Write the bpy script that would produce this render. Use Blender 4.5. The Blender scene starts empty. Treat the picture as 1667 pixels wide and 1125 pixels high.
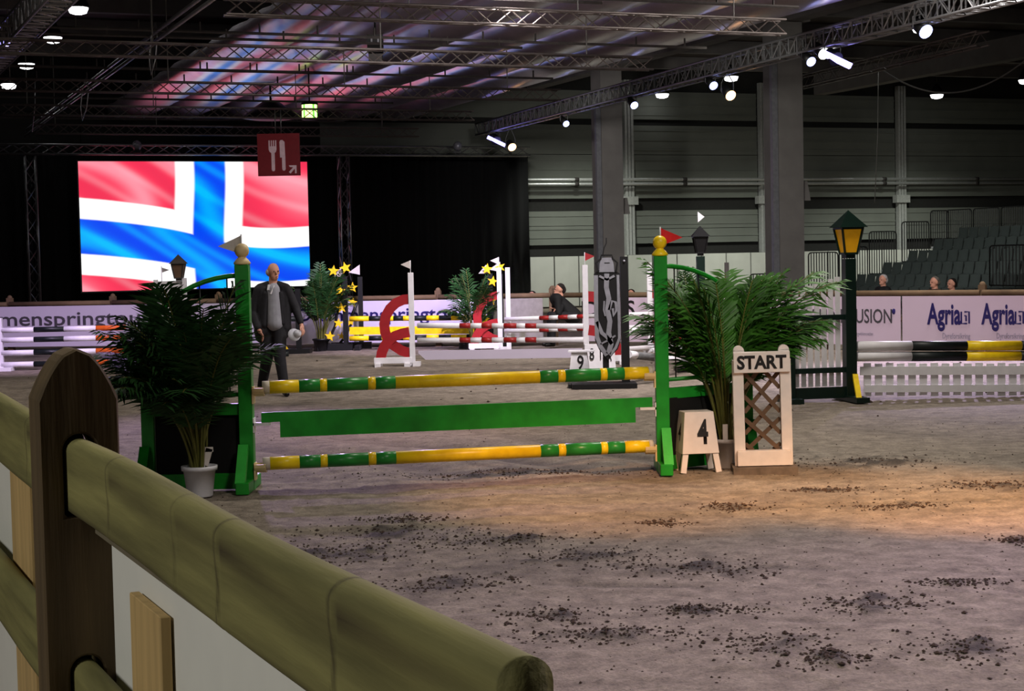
import bpy, bmesh, math, random
import numpy as np
from mathutils import Vector, Matrix
random.seed(7); rng = np.random.default_rng(7)
D = bpy.data; COL = bpy.context.scene.collection; SC = bpy.context.scene
PI = math.pi
# ------------------------------------------------------------------ camera
F = 2700.0; W, H = 1667, 1125
CAM = Vector((0, 0, 1.72))
PITCH = math.atan(141/F); ROLL = 0.021
MR = (Matrix.Rotation(PI/2-PITCH, 3, 'X') @ Matrix.Rotation(-ROLL, 3, 'Z'))
cd = D.cameras.new('camera'); cam = D.objects.new('camera', cd); COL.objects.link(cam)
cd.sensor_width = 36; cd.lens = F/W*36; cd.clip_start = 0.05; cd.clip_end = 300
cam.matrix_world = Matrix.Translation(CAM) @ MR.to_4x4()
SC.camera = cam
def ray(px, py): return MR @ Vector(((px-W/2)/F, -(py-H/2)/F, -1))
def at(px, py, Y):
    r = ray(px, py); return CAM + r*(Y/r.y)
def G(px, py, z=0.0):
    r = ray(px, py); return CAM + r*((z-CAM.z)/r.z)
# ------------------------------------------------------------------ world, exposure, lights
w = D.worlds.new('world'); SC.world = w; w.use_nodes = True
w.node_tree.nodes['Background'].inputs[0].default_value = (0.75, 0.78, 0.9, 1)
w.node_tree.nodes['Background'].inputs[1].default_value = 0.012
SC.view_settings.view_transform = 'Standard'; SC.view_settings.look = 'None'
SC.view_settings.gamma = 1; SC.view_settings.use_curve_mapping = False
SC.view_settings.exposure = 0.9
def area(name, loc, size, power, col=(1, 1, 1), tgt=None):
    l = D.lights.new(name, 'AREA'); l.shape = 'DISK'; l.size = size; l.energy = power; l.color = col
    o = D.objects.new(name, l); COL.objects.link(o); o.location = loc
    if tgt is not None: o.rotation_euler = (Vector(tgt)-Vector(loc)).to_track_quat('-Z', 'Y').to_euler()
    return o
def spot(name, loc, tgt, power, col=(1, 1, 1), ang=30, blend=.6, rad=.15):
    l = D.lights.new(name, 'SPOT'); l.energy = power; l.color = col; l.spot_size = math.radians(ang)
    l.spot_blend = blend; l.shadow_soft_size = rad
    o = D.objects.new(name, l); COL.objects.link(o); o.location = loc
    o.rotation_euler = (Vector(tgt)-Vector(loc)).to_track_quat('-Z', 'Y').to_euler()
    return o
NEU = (1.0, .93, .84)
area('hall_fill_near', (2.5, 6.0, 7.2), 1.2, 175, NEU)  # unseen lights added overhead to stand in for the hall's many lamps
area('fence_fill', (-5.5, .2, 4.6), 1.0, 72, (1.0, .97, .9), (-.4, 1.8, 1.2))  # unseen light added at the left to brighten the close fence
area('hall_fill_middle', (2, 16, 7.4), 2.2, 230, NEU)
area('hall_fill_left', (-8, 22, 7.4), 1.6, 110, NEU)
area('hall_fill_right', (8, 27, 7.4), 2.2, 360, (1, .93, .88))
spot('hall_fill_far', (0, 26.5, 5.9), (-1, 33, 0), 900, (1, .94, .92), 120, .8, .6)  # unseen fill added for the far ground, kept above the frame
for k, (x, y) in enumerate(((2.5, 55), (8.5, 56), (15, 59))):
    spot('wall_flood_%d' % k, (x, y, 7.4), (x+1.4, y+4.4, -.8), 1150, (.96, 1, .9), 92, 1.0, .3)
spot('stand_flood', (9, 44, 7.4), (14, 49, 1.5), 700, (.95, 1, .95), 80, .8, .3)
spot('column_fill', (0, 40, 5.7), (3, 52, 3.2), 1000, (1, .97, .92), 60, .8, .3)  # unseen spots added to brighten the two columns
spot('column_fill_near', (4, 31, 5.7), (7, 42.5, 3.2), 650, (1, 1, .9), 55, .8, .3)
spot('hall_fill_mid_far', (2.5, 19.5, 6.1), (1.2, 25.5, 0), 1300, (1, .92, .95), 105, .9, .6)  # unseen fill added over the ground of the farther jumps
LAV = (.82, .58, 1.0)
spot('spot_lavender_front', (7, 13, 6.2), (3.0, 6.2, 0), 1350, LAV, 60, .9)
spot('spot_lavender_left', (-4.5, 25.6, 5.8), (-2.5, 15.5, 0), 1500, (.70, .46, 1.0), 34, .8)
spot('spot_lavender_right', (7.4, 29.0, 5.8), (7.0, 23.5, 0), 3600, (.74, .60, 1.0), 56, .8)
spot('spot_lavender_far', (-1, 26, 6.0), (-2.0, 34, .5), 2300, (.70, .56, 1.0), 46, .8)
spot('spot_lavender_far_left', (-6, 22, 6.0), (-9.5, 31, .3), 1900, (.76, .56, 1.0), 44, .8)
spot('spot_orange', (4.2, 6.5, 6.0), (2.9, 11.4, 0), 3000, (1.0, .50, .18), 24, .9)
spot('spot_orange_middle', (1.5, 6.5, 6.0), (.7, 11.75, 0), 1900, (1.0, .50, .2), 24, .9)
spot('spot_orange_back', (-1.0, 25, 6.0), (-1.0, 17.5, 0), 600, (1.0, .5, .2), 22, .9)
spot('spot_key_jump', (5.0, 4.0, 6.4), (2.5, 13.0, .9), 800, (1.0, .93, .8), 22, .9)
# ------------------------------------------------------------------ materials
def lin(c):
    c = c/255.0
    return c/12.92 if c <= .04045 else ((c+.055)/1.055)**2.4
def mat(name, rgb, rough=.6, metal=0.0, var=.12, scale=12, bump=0.0, emit=0.0, emitcol=None, stretch=None, rot=0):
    m = D.materials.new(name); m.use_nodes = True; nt = m.node_tree; b = nt.nodes['Principled BSDF']
    c = [lin(v) for v in rgb]
    b.inputs['Roughness'].default_value = rough; b.inputs['Metallic'].default_value = metal
    if 'Specular IOR Level' in b.inputs: b.inputs['Specular IOR Level'].default_value = .35
    if emit:
        ec = [lin(v) for v in (emitcol or rgb)]
        b.inputs['Emission Color'].default_value = (*ec, 1); b.inputs['Emission Strength'].default_value = emit
    tc = nt.nodes.new('ShaderNodeTexCoord'); n = nt.nodes.new('ShaderNodeTexNoise')
    mp = nt.nodes.new('ShaderNodeMapping'); nt.links.new(tc.outputs['Object'], mp.inputs[0]); nt.links.new(mp.outputs[0], n.inputs['Vector'])
    mp.inputs['Rotation'].default_value = (0, 0, rot)
    if stretch: mp.inputs['Scale'].default_value = stretch
    n.inputs['Scale'].default_value = scale; n.inputs['Detail'].default_value = 5
    mx = nt.nodes.new('ShaderNodeMix'); mx.data_type = 'RGBA'
    mr = nt.nodes.new('ShaderNodeMapRange'); mr.inputs[1].default_value = .3; mr.inputs[2].default_value = .7
    nt.links.new(n.outputs['Fac'], mr.inputs[0]); nt.links.new(mr.outputs[0], mx.inputs[0])
    mx.inputs[6].default_value = (*[v*(1-var) for v in c], 1); mx.inputs[7].default_value = (*[min(1, v*(1+var)) for v in c], 1)
    nt.links.new(mx.outputs[2], b.inputs['Base Color'])
    if bump:
        bp = nt.nodes.new('ShaderNodeBump'); bp.inputs['Strength'].default_value = bump; bp.inputs['Distance'].default_value = .01
        nt.links.new(n.outputs['Fac'], bp.inputs['Height']); nt.links.new(bp.outputs[0], b.inputs['Normal'])
    return m
M = {}
def mk(k, *a, **kw): M[k] = mat(k, *a, **kw)
mk('green', (28, 138, 40), .38, var=.25, scale=6); mk('green_light', (58, 178, 66), .4, var=.15)
mk('green_dark', (14, 62, 30), .45, var=.2)
mk('yellow', (246, 204, 26), .35, var=.18, scale=9); mk('pole_green', (36, 130, 50), .35, var=.2, scale=9)
mk('cream', (226, 200, 150), .5); mk('white', (225, 222, 226), .5, var=.05); mk('offwhite', (205, 196, 190), .6, var=.08)
mk('tip', (190, 180, 165), .8, var=.2); mk('black', (14, 14, 15), .45); mk('panel_black', (9, 8, 8), .9, var=.3)
mk('wood_dark', (94, 78, 54), .8, var=.28, scale=3, bump=.5, stretch=(9, 9, .8))
mk('pot_white', (222, 220, 226), .45, var=.04); mk('pot_grey', (165, 160, 160), .5)
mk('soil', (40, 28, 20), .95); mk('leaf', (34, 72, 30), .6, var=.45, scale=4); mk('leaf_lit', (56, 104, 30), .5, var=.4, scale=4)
mk('stem', (92, 92, 40), .5, var=.3, scale=10); mk('red', (190, 22, 30), .5); mk('flag_red', (214, 28, 34), .6)
mk('pole_red', (150, 32, 32), .4, var=.15); mk('ring_red', (158, 26, 34), .5, var=.1)
mk('orange', (226, 104, 36), .45); mk('pole_black', (22, 28, 28), .45, var=.3); mk('pole_grey', (92, 92, 92), .6, var=.3)
mk('dark_green_black', (10, 30, 24), .35); mk('lantern_yellow', (230, 165, 20), .4, emit=.05)
mk('lattice', (96, 72, 54), .75, var=.2); mk('start_white', (224, 212, 206), .55, var=.06); mk('slab', (100, 88, 78), .9, var=.3)
mk('ink', (20, 16, 18), .6); mk('banner', (204, 194, 212), .5, var=.03, scale=2); mk('banner_pink', (206, 186, 204), .5, var=.03, scale=2)
mk('banner_grey', (140, 135, 128), .6); mk('banner_ink', (70, 66, 72), .6); mk('navy', (32, 22, 92), .5); mk('ink_faint', (150, 140, 160), .6)
mk('fence_brown', (104, 84, 62), .8, var=.25, scale=3, bump=.3); mk('alu', (150, 150, 152), .35, metal=.9, var=.1); mk('alu_dim', (120, 112, 108), .45, metal=.7)
mk('steel_dark', (60, 56, 54), .6, var=.2); mk('curtain', (7, 7, 8), .95); mk('wall', (116, 120, 112), .8, var=.08, scale=1.2)
mk('wall_dark', (44, 44, 42), .85, var=.1); mk('hoarding', (182, 184, 176), .7, var=.05, scale=2); mk('concrete', (112, 108, 106), .85, var=.12, scale=2, bump=.1)
mk('pipe', (205, 207, 205), .3, metal=.6, var=.08); mk('deck', (72, 64, 62), .85, var=.15, scale=1.5); mk('pilaster', (170, 172, 168), .6)
mk('star', (236, 196, 30), .4); mk('silver', (132, 132, 138), .45, metal=.4); mk('seat_grey', (58, 64, 62), .6, var=.15, scale=3)
mk('barrier', (34, 34, 34), .5, metal=.3); mk('step_white', (200, 200, 200), .6); mk('sign_red', (120, 22, 30), .5, emit=.04, var=.08)
mk('sign_white', (190, 160, 165), .6, emit=.10); mk('fixture', (12, 12, 13), .5); mk('cable', (110, 108, 104), .5)
mk('skin', (206, 150, 128), .55, var=.08); mk('suit', (30, 29, 34), .75, var=.2, scale=30, bump=.2); mk('trouser', (22, 21, 26), .8, var=.2, scale=20)
mk('shirt', (150, 150, 158), .7); mk('hair', (190, 186, 184), .8); mk('hair_dark', (26, 18, 16), .8); mk('shoe', (16, 14, 14), .35)
mk('jacket_black', (14, 14, 16), .8); mk('jacket_brown', (70, 50, 40), .8); mk('jacket_grey', (96, 92, 86), .8); mk('paper', (205, 205, 212), .6)
mk('glow_white', (255, 255, 255), emit=4); mk('glow_blue', (170, 180, 255), emit=3.4, emitcol=(165, 175, 255)); mk('glow_orange', (255, 200, 150), emit=3.4, emitcol=(255, 190, 130))
mk('glow_violet', (150, 140, 255), emit=3, emitcol=(160, 150, 255))
mk('exit_green', (110, 220, 60), emit=1.0, emitcol=(90, 205, 60)); mk('exit_yellow', (240, 250, 170), emit=1.4, emitcol=(238, 250, 150))
mk('clod', (62, 48, 40), .95, var=.35, scale=40)
mk('rail_wood', (128, 124, 76), .8, var=.34, scale=2.2, bump=.5, stretch=(1.0, 12, 12)); mk('rail_wood_grey', (118, 110, 84), .8, var=.2, scale=5, bump=.3)
mk('lath', (196, 166, 112), .8, var=.14, scale=3, stretch=(12, 12, .7)); mk('fence_sheet', (232, 232, 224), .6, var=.02); mk('rail_edge', (112, 104, 84), .85, var=.1)
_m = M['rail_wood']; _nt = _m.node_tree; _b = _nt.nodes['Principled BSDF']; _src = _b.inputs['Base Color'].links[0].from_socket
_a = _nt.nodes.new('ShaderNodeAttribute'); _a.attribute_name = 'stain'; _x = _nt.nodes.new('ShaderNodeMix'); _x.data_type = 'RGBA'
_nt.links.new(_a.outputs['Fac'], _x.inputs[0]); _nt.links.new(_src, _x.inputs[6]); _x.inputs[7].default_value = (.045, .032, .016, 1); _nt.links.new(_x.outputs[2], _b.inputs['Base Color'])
# ------------------------------------------------------------------ mesh helpers
def tag(o, label=None, cat=None, group=None, kind=None):
    if label: o['label'] = label
    if cat: o['category'] = cat
    if group: o['group'] = group
    if kind: o['kind'] = kind
    return o
def TH(name, label, cat, loc=(0, 0, 0), rz=0, group=None):
    o = D.objects.new(name, None); COL.objects.link(o); o.location = loc; o.rotation_euler = (0, 0, rz); o.empty_display_size = .1
    return tag(o, label, cat, group)
class MB:
    def __init__(s): s.v = []; s.f = []; s.m = []; s.mi = 0; s.sm = []
    def add(s, vs, fs, smooth=False):
        b = len(s.v); s.v += [tuple(v) for v in vs]
        for f in fs: s.f.append([b+i for i in f]); s.m.append(s.mi); s.sm.append(smooth)
        return s
    def box(s, c, size, rz=0, R=None, taper=None):
        hx, hy, hz = size[0]/2, size[1]/2, size[2]/2
        R = R or Matrix.Rotation(rz, 3, 'Z'); c = Vector(c); vs = []
        for z in (-1, 1):
            k = taper if (taper and z > 0) else 1
            for x, y in ((-1, -1), (1, -1), (1, 1), (-1, 1)): vs.append(c + R @ Vector((x*hx*k, y*hy*k, z*hz)))
        return s.add(vs, [(3, 2, 1, 0), (4, 5, 6, 7), (0, 1, 5, 4), (1, 2, 6, 5), (2, 3, 7, 6), (3, 0, 4, 7)])
    def bar(s, a, b, w, h, up=(0, 0, 1)):
        a = Vector(a); b = Vector(b); d = (b-a).normalized(); up = Vector(up)
        if abs(d.dot(up)) > .98: up = Vector((0, 1, 0))
        x = d.cross(up).normalized(); z = x.cross(d); R = Matrix((x, d, z)).transposed()
        return s.box((a+b)/2, (w, (b-a).length, h), R=R)
    def tube(s, pts, r, n=8, cap=True):
        pts = [Vector(p) for p in pts]; vs = []; N = len(pts); rs = r if hasattr(r, '__len__') else [r]*N
        d0 = (pts[1]-pts[0]).normalized(); up = Vector((0, 0, 1)) if abs(d0.z) < .9 else Vector((1, 0, 0)); x = d0.cross(up).normalized()
        for i, p in enumerate(pts):
            d = (pts[min(i+1, N-1)]-pts[max(i-1, 0)]).normalized(); x = (x-d*x.dot(d)).normalized(); y = d.cross(x)
            for k in range(n):
                a = 2*PI*k/n; vs.append(p + (x*math.cos(a)+y*math.sin(a))*rs[i])
        fs = [(i*n+k, i*n+(k+1) % n, (i+1)*n+(k+1) % n, (i+1)*n+k) for i in range(N-1) for k in range(n)]
        s.add(vs, fs, n > 5)
        if cap: 
            b = len(s.v)-N*n; s.f += [[b+k for k in range(n)][::-1], [b+(N-1)*n+k for k in range(n)]]; s.m += [s.mi]*2; s.sm += [False]*2
        return s
    def lathe(s, prof, c=(0, 0, 0), n=20, smooth=True):
        c = Vector(c); vs = [c+Vector((r*math.cos(2*PI*k/n), r*math.sin(2*PI*k/n), z)) for r, z in prof for k in range(n)]
        fs = [(i*n+k, i*n+(k+1) % n, (i+1)*n+(k+1) % n, (i+1)*n+k) for i in range(len(prof)-1) for k in range(n)]
        fs += [tuple(range(n))[::-1], tuple((len(prof)-1)*n+k for k in range(n))]
        return s.add(vs, fs, smooth)
    def ball(s, c, r, n=12):
        r = r if hasattr(r, '__len__') else (r, r, r)
        b = len(s.v); s.lathe([(max(1e-4, math.sin(PI*i/n)), -math.cos(PI*i/n)) for i in range(n+1)], (0, 0, 0), n+4)
        for i in range(b, len(s.v)): v = s.v[i]; s.v[i] = (c[0]+v[0]*r[0], c[1]+v[1]*r[1], c[2]+v[2]*r[2])
        return s
    def prism(s, poly, o, u, v, t):
        """poly in (a,b), placed at o + a*u + b*v, extruded by vector t"""
        o = Vector(o); u = Vector(u); v = Vector(v); t = Vector(t); n = len(poly)
        vs = [o+u*a+v*b for a, b in poly]; vs += [p+t for p in vs]
        return s.add(vs, [tuple(range(n))[::-1], tuple(range(n, 2*n))]+[(i, (i+1) % n, n+(i+1) % n, n+i) for i in range(n)])
    def strip(s, pl, w, o, u, v, t):
        """flat band of width w along polyline pl in the plane (u,v), thickness t vector"""
        L = []; R = []
        for i, p in enumerate(pl):
            a = pl[max(i-1, 0)]; b = pl[min(i+1, len(pl)-1)]; d = Vector((b[0]-a[0], b[1]-a[1])).normalized(); nn = Vector((-d.y, d.x))*w/2
            L.append((p[0]+nn.x, p[1]+nn.y)); R.append((p[0]-nn.x, p[1]-nn.y))
        o = Vector(o); u = Vector(u); v = Vector(v); t = Vector(t); n = len(pl)
        P = lambda q: o+u*q[0]+v*q[1]
        vs = [P(q) for q in L]+[P(q) for q in R]; vs += [p+t for p in vs]
        fs = []
        for i in range(n-1):
            fs += [(i, i+1, n+i+1, n+i), (2*n+i+1, 2*n+i, 3*n+i, 3*n+i+1), (i+1, i, 2*n+i, 2*n+i+1), (n+i, n+i+1, 3*n+i+1, 3*n+i)]
        fs += [(0, n, 3*n, 2*n), (n-1, 3*n-1, 4*n-1, 2*n-1)]
        return s.add(vs, fs)
    def build(s, name, mats, parent=None, world=False, bevel=0, label=None):
        me = D.meshes.new(name); vs = s.v
        if parent is not None and world:
            Mi = (Matrix.Translation(parent.location) @ parent.rotation_euler.to_matrix().to_4x4()).inverted()
            pp = parent
            if parent.parent is not None:
                q = parent.parent; Mi = (Matrix.Translation(q.location) @ q.rotation_euler.to_matrix().to_4x4() @ Matrix.Translation(pp.location)).inverted()
            vs = [Mi @ Vector(v) for v in vs]
        me.from_pydata([tuple(v) for v in vs], [], s.f)
        if not isinstance(mats, (list, tuple)): mats = [mats]
        for m in mats: me.materials.append(M[m] if isinstance(m, str) else m)
        me.polygons.foreach_set('material_index', s.m); me.polygons.foreach_set('use_smooth', s.sm)
        me.validate(); bm = bmesh.new(); bm.from_mesh(me); bmesh.ops.recalc_face_normals(bm, faces=bm.faces)
        if bevel: bmesh.ops.bevel(bm, geom=[e for e in bm.edges], offset=bevel, segments=1, affect='EDGES')
        bm.to_mesh(me); bm.free()
        o = D.objects.new(name, me); COL.objects.link(o)
        if parent is not None: o.parent = parent
        if label: o['label'] = label
        return o
def dup(o, parent=None):
    c = o.copy(); COL.objects.link(c); c.parent = parent
    for ch in list(o.children): dup(ch, c)
    return c
def text(body, name, mat_, o, u, v, height, width=None, parent=None, depth=.003, cat=None, label=None, bold=.012):
    cu = D.curves.new(name, 'FONT'); cu.body = body; cu.size = 1; cu.extrude = 0; cu.resolution_u = 3; cu.offset = bold
    ob = D.objects.new('t', cu); COL.objects.link(ob); bpy.context.view_layer.update()
    me = D.meshes.new_from_object(ob.evaluated_get(bpy.context.evaluated_depsgraph_get())); D.objects.remove(ob)
    xs = [q.co.x for q in me.vertices]; x0, x1 = min(xs), max(xs)
    k = height/.70; kx = (width/(x1-x0)) if width else k
    o = Vector(o); u = Vector(u).normalized(); v = Vector(v).normalized(); n = u.cross(v)
    for q in me.vertices: q.co = o + u*((q.co.x-x0)*kx) + v*(q.co.y*k) + n*depth
    if parent is not None:
        Mi = (Matrix.Translation(parent.location) @ parent.rotation_euler.to_matrix().to_4x4()).inverted(); me.transform(Mi)
    me.name = name; me.materials.clear(); me.materials.append(M[mat_]); ob = D.objects.new(name, me); COL.objects.link(ob); ob.parent = parent
    return ob
Zv = Vector((0, 0, 1))
# ================================================================== SETTING
yaw = math.radians(22)
dd = Vector((-math.sin(yaw), math.cos(yaw), 0)); bb = Vector((math.cos(yaw), math.sin(yaw), 0))   # hall axes: depth, across
TAB = {}
def vnoise(x, y, seed=0):
    if seed not in TAB: TAB[seed] = np.random.default_rng(seed).random((256, 256))
    T = TAB[seed]; xi = np.floor(x).astype(int); yi = np.floor(y).astype(int); fx = x-xi; fy = y-yi
    fx = fx*fx*(3-2*fx); fy = fy*fy*(3-2*fy); a = T[xi & 255, yi & 255]; b = T[(xi+1) & 255, yi & 255]; c = T[xi & 255, (yi+1) & 255]; d = T[(xi+1) & 255, (yi+1) & 255]
    return (a*(1-fx)+b*fx)*(1-fy)+(c*(1-fx)+d*fx)*fy
def fbm(x, y, o=4, seed=0):
    s = 0; a = .5; t = 0
    for i in range(o): s = s+a*vnoise(x*2**i+17*i, y*2**i+31*i, seed+i); t += a; a *= .55
    return s/t
# churned patches and one broad dark patch: pixel centre and half sizes -> ground ellipses
PATCH = [(640, 868, 120, 18), (800, 880, 130, 12), (960, 905, 110, 16), (1150, 925, 120, 18), (990, 1030, 120, 16), (1150, 992, 80, 10), (1420, 985, 90, 18),
         (1580, 1060, 90, 28), (1600, 792, 80, 8), (1340, 797, 60, 5), (1190, 824, 40, 8), (1655, 878, 30, 8), (1560, 952, 70, 8), (1460, 822, 70, 6),
         (560, 900, 120, 20), (720, 950, 100, 18), (1415, 752, 130, 12), (660, 845, 50, 6), (860, 770, 200, 6), (1080, 850, 30, 6), (1250, 1045, 90, 25), (1350, 1075, 60, 14),
         (330, 690, 60, 30), (900, 1000, 60, 18)]
PE = []
for px, py, hx, hy in PATCH:
    c = G(px, py); e1 = G(px+hx, py)-c; y1 = G(px, py-hy).y-c.y; PE.append((c.x, c.y, abs(e1.x), abs(y1)))
def ground_fn(X, Y):
    base = .035*fbm(X*.5, Y*.5, 3, 3)+.02*fbm(X*2.1, Y*2.1, 4, 9)
    m = np.zeros_like(X)
    for cx, cy, a, b in PE:
        q = ((X-cx)/a)**2+((Y-cy)/b)**2; m = np.maximum(m, np.exp(-q*1.1))
    cn = fbm(X*9, Y*6, 4, 21); rough = np.clip(cn*1.3+m*.42*(.4+1.2*fbm(X*2.3, Y*5, 3, 77))-.98, 0, 1)
    far = np.clip((Y-14)/6, 0, 1); rough = rough+far*np.clip(fbm(X*1.6, Y*1.6, 4, 5)-.52, 0, 1)*.6
    fur = np.sin((X*1.0+Y*.75)*5.0+3*fbm(X*.7, Y*.7, 2, 8)); band = np.exp(-((Y-14.6)/1.3)**2)*np.exp(-((X+.6)/2.2)**4)
    tr = np.zeros_like(X)
    for k, (a, b_) in enumerate(((9.2, -.18), (8.6, -.12), (7.9, -.10), (11.4, -.05), (12.0, -.03), (10.3, -.22))):
        dd_ = np.abs(Y-(a+b_*X+.12*np.sin(X*1.3+k))); tr = np.maximum(tr, np.exp(-(dd_/.05)**2)*np.clip(fbm(X*1.5, Y*0+k*3.3, 2, 30+k)*2-.7, 0, 1))
    dark_sand0 = np.clip(m*1.5*fbm(X*5, Y*9, 4, 91)-.42, 0, 1)*1.6
    h = base + .055*rough + band*.035*fur - .014*tr + .008*fbm(X*22, Y*22, 2, 40)+.03*np.clip(fbm(X*7, Y*7, 3, 44)-.5, 0, 1)
    dark_sand = np.clip(dark_sand0+rough*2.6+tr*.45+band*np.clip(-fur-.1, 0, 1)*.8+np.clip(fbm(X*1.1, Y*1.1, 4, 50)-.56, 0, 1)*1.6, 0, 1)  # damp churned sand, with furrow troughs and tracks also darkened
    return h-.035, dark_sand
def ground_h(x, y): return float(ground_fn(np.array([x]), np.array([y]))[0][0])
ny, nx = 560, 500
ys = 5.0*np.power(36.0/5.0, np.linspace(0, 1, ny)); us = np.linspace(-1, 1, nx)
YY, UU = np.meshgrid(ys, us, indexing='ij'); XX = UU*(1.5+.42*YY)
hh, dark_sand = ground_fn(XX, YY)
me = D.meshes.new('floor'); vs = np.stack([XX, YY, hh], -1).reshape(-1, 3)
i = np.arange(ny-1)[:, None]*nx+np.arange(nx-1)[None]; fs = np.stack([i, i+1, i+nx+1, i+nx], -1).reshape(-1, 4)
me.vertices.add(len(vs)); me.vertices.foreach_set('co', vs.ravel()); me.loops.add(fs.size); me.loops.foreach_set('vertex_index', fs.ravel())
me.polygons.add(len(fs)); me.polygons.foreach_set('loop_start', np.arange(len(fs))*4); me.polygons.foreach_set('loop_total', np.full(len(fs), 4)); me.update()
me.polygons.foreach_set('use_smooth', np.ones(len(fs), bool))
ca = me.attributes.new('dark_sand', 'FLOAT', 'POINT'); ca.data.foreach_set('value', dark_sand.ravel().astype(np.float32))
sand = D.materials.new('sand'); sand.use_nodes = True; nt = sand.node_tree; b = nt.nodes['Principled BSDF']; b.inputs['Roughness'].default_value = .9
at_ = nt.nodes.new('ShaderNodeAttribute'); at_.attribute_name = 'dark_sand'; tc = nt.nodes.new('ShaderNodeTexCoord')
n1 = nt.nodes.new('ShaderNodeTexNoise'); n1.inputs['Scale'].default_value = 7; n1.inputs['Detail'].default_value = 8; nt.links.new(tc.outputs['Object'], n1.inputs['Vector'])
n2 = nt.nodes.new('ShaderNodeTexNoise'); n2.inputs['Scale'].default_value = 90; n2.inputs['Detail'].default_value = 4; nt.links.new(tc.outputs['Object'], n2.inputs['Vector'])
cr = nt.nodes.new('ShaderNodeValToRGB'); nt.links.new(n1.outputs['Fac'], cr.inputs[0])
cr.color_ramp.elements[0].position = .35; cr.color_ramp.elements[0].color = (.155, .122, .092, 1); cr.color_ramp.elements[1].position = .65; cr.color_ramp.elements[1].color = (.27, .222, .172, 1)
mx = nt.nodes.new('ShaderNodeMix'); mx.data_type = 'RGBA'; nt.links.new(at_.outputs['Fac'], mx.inputs[0]); nt.links.new(cr.outputs[0], mx.inputs[6]); mx.inputs[7].default_value = (.038, .028, .021, 1)
n3 = nt.nodes.new('ShaderNodeTexNoise'); n3.inputs['Scale'].default_value = 45; n3.inputs['Detail'].default_value = 6; n3.inputs['Roughness'].default_value = .7; nt.links.new(tc.outputs['Object'], n3.inputs['Vector'])
mr = nt.nodes.new('ShaderNodeMapRange'); mr.inputs[1].default_value = .32; mr.inputs[2].default_value = .6; mr.inputs[3].default_value = .55; mr.inputs[4].default_value = 1.12; nt.links.new(n3.outputs['Fac'], mr.inputs[0])
vm = nt.nodes.new('ShaderNodeVectorMath'); vm.operation = 'SCALE'; nt.links.new(mx.outputs[2], vm.inputs[0]); nt.links.new(mr.outputs[0], vm.inputs['Scale']); nt.links.new(vm.outputs[0], b.inputs['Base Color'])
bp = nt.nodes.new('ShaderNodeBump'); bp.inputs['Strength'].default_value = .6; bp.inputs['Distance'].default_value = .012; nt.links.new(n2.outputs['Fac'], bp.inputs['Height']); nt.links.new(bp.outputs[0], b.inputs['Normal'])
me.materials.append(sand); floor = D.objects.new('floor', me); COL.objects.link(floor); floor['kind'] = 'structure'
o = MB().box((2, 35, -.25), (90, 90, .4)).build('floor', sand); o['kind'] = 'structure'
# loose crumbs and clods
CLOD = []; cl = MB(); ico = [(0, 0, .8), (.9, 0, .1), (.2, .85, 0), (-.8, .5, .1), (-.75, -.55, 0), (.25, -.9, .1), (0, 0, -.5)]
icf = [(0, k, k % 5+1) for k in range(1, 6)]+[(6, k % 5+1, k) for k in range(1, 6)]
def clod(x, y, r): CLOD.append((x, y, r))
def clod_(x, y, r, z):
    a = random.random()*6.3; c, s_ = math.cos(a), math.sin(a); j = [random.uniform(.7, 1.3) for _ in ico]; sq = random.uniform(.5, .9)
    cl.add([(x+(p[0]*c-p[1]*s_)*r*q, y+(p[0]*s_+p[1]*c)*r*q, z+p[2]*r*q*sq+r*.2) for p, q in zip(ico, j)], icf)
for cx, cy, a, b_ in PE:
    for k in range(int(110+min(260, 90*a/max(b_, .2)))):
        x = random.gauss(cx, a*.7); y = random.gauss(cy, b_*.5); clod(x, y, random.uniform(.004, .012)*(1.7 if random.random() < .1 else 1))
for k in range(1500):
    y = random.uniform(6.2, 17); x = random.uniform(-.33, .33)*y; clod(x, y, random.uniform(.003, .009))
for k in range(120):
    y = random.uniform(17, 30); x = random.uniform(-.33, .33)*y; clod(x, y, random.uniform(.012, .03))
CA = np.array(CLOD); CZh = ground_fn(CA[:, 0], CA[:, 1])[0]
for (x, y, r), z in zip(CLOD, CZh): clod_(x, y, r, float(z))
o = cl.build('clods', 'clod'); tag(o, 'dark crumbs and clods of churned sand scattered over the arena floor', 'sand clods', kind='stuff')
# ---- back wall: plane along bb through WP
WP = Vector((.0137*60, 60, 0)); wn = -dd
def wallpt(px, off=0.0):
    r = ray(px, 430); k = (WP-CAM-dd*off).dot(dd)/Vector((r.x, r.y, 0)).dot(dd); p = CAM+r*k; return Vector((p.x, p.y, 0))
def wpx(px): return (wallpt(px)-WP).dot(bb)
def wz(py, px): # height on the wall of pixel
    p = wallpt(px); r = ray(px, py); return CAM.z + r.z*(p.y/r.y)
wall = MB().box(WP+bb*0+dd*.5+Zv*4.6, (80, .6, 9.2), rz=yaw).build('wall_back', 'wall_dark'); wall['kind'] = 'structure'
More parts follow.
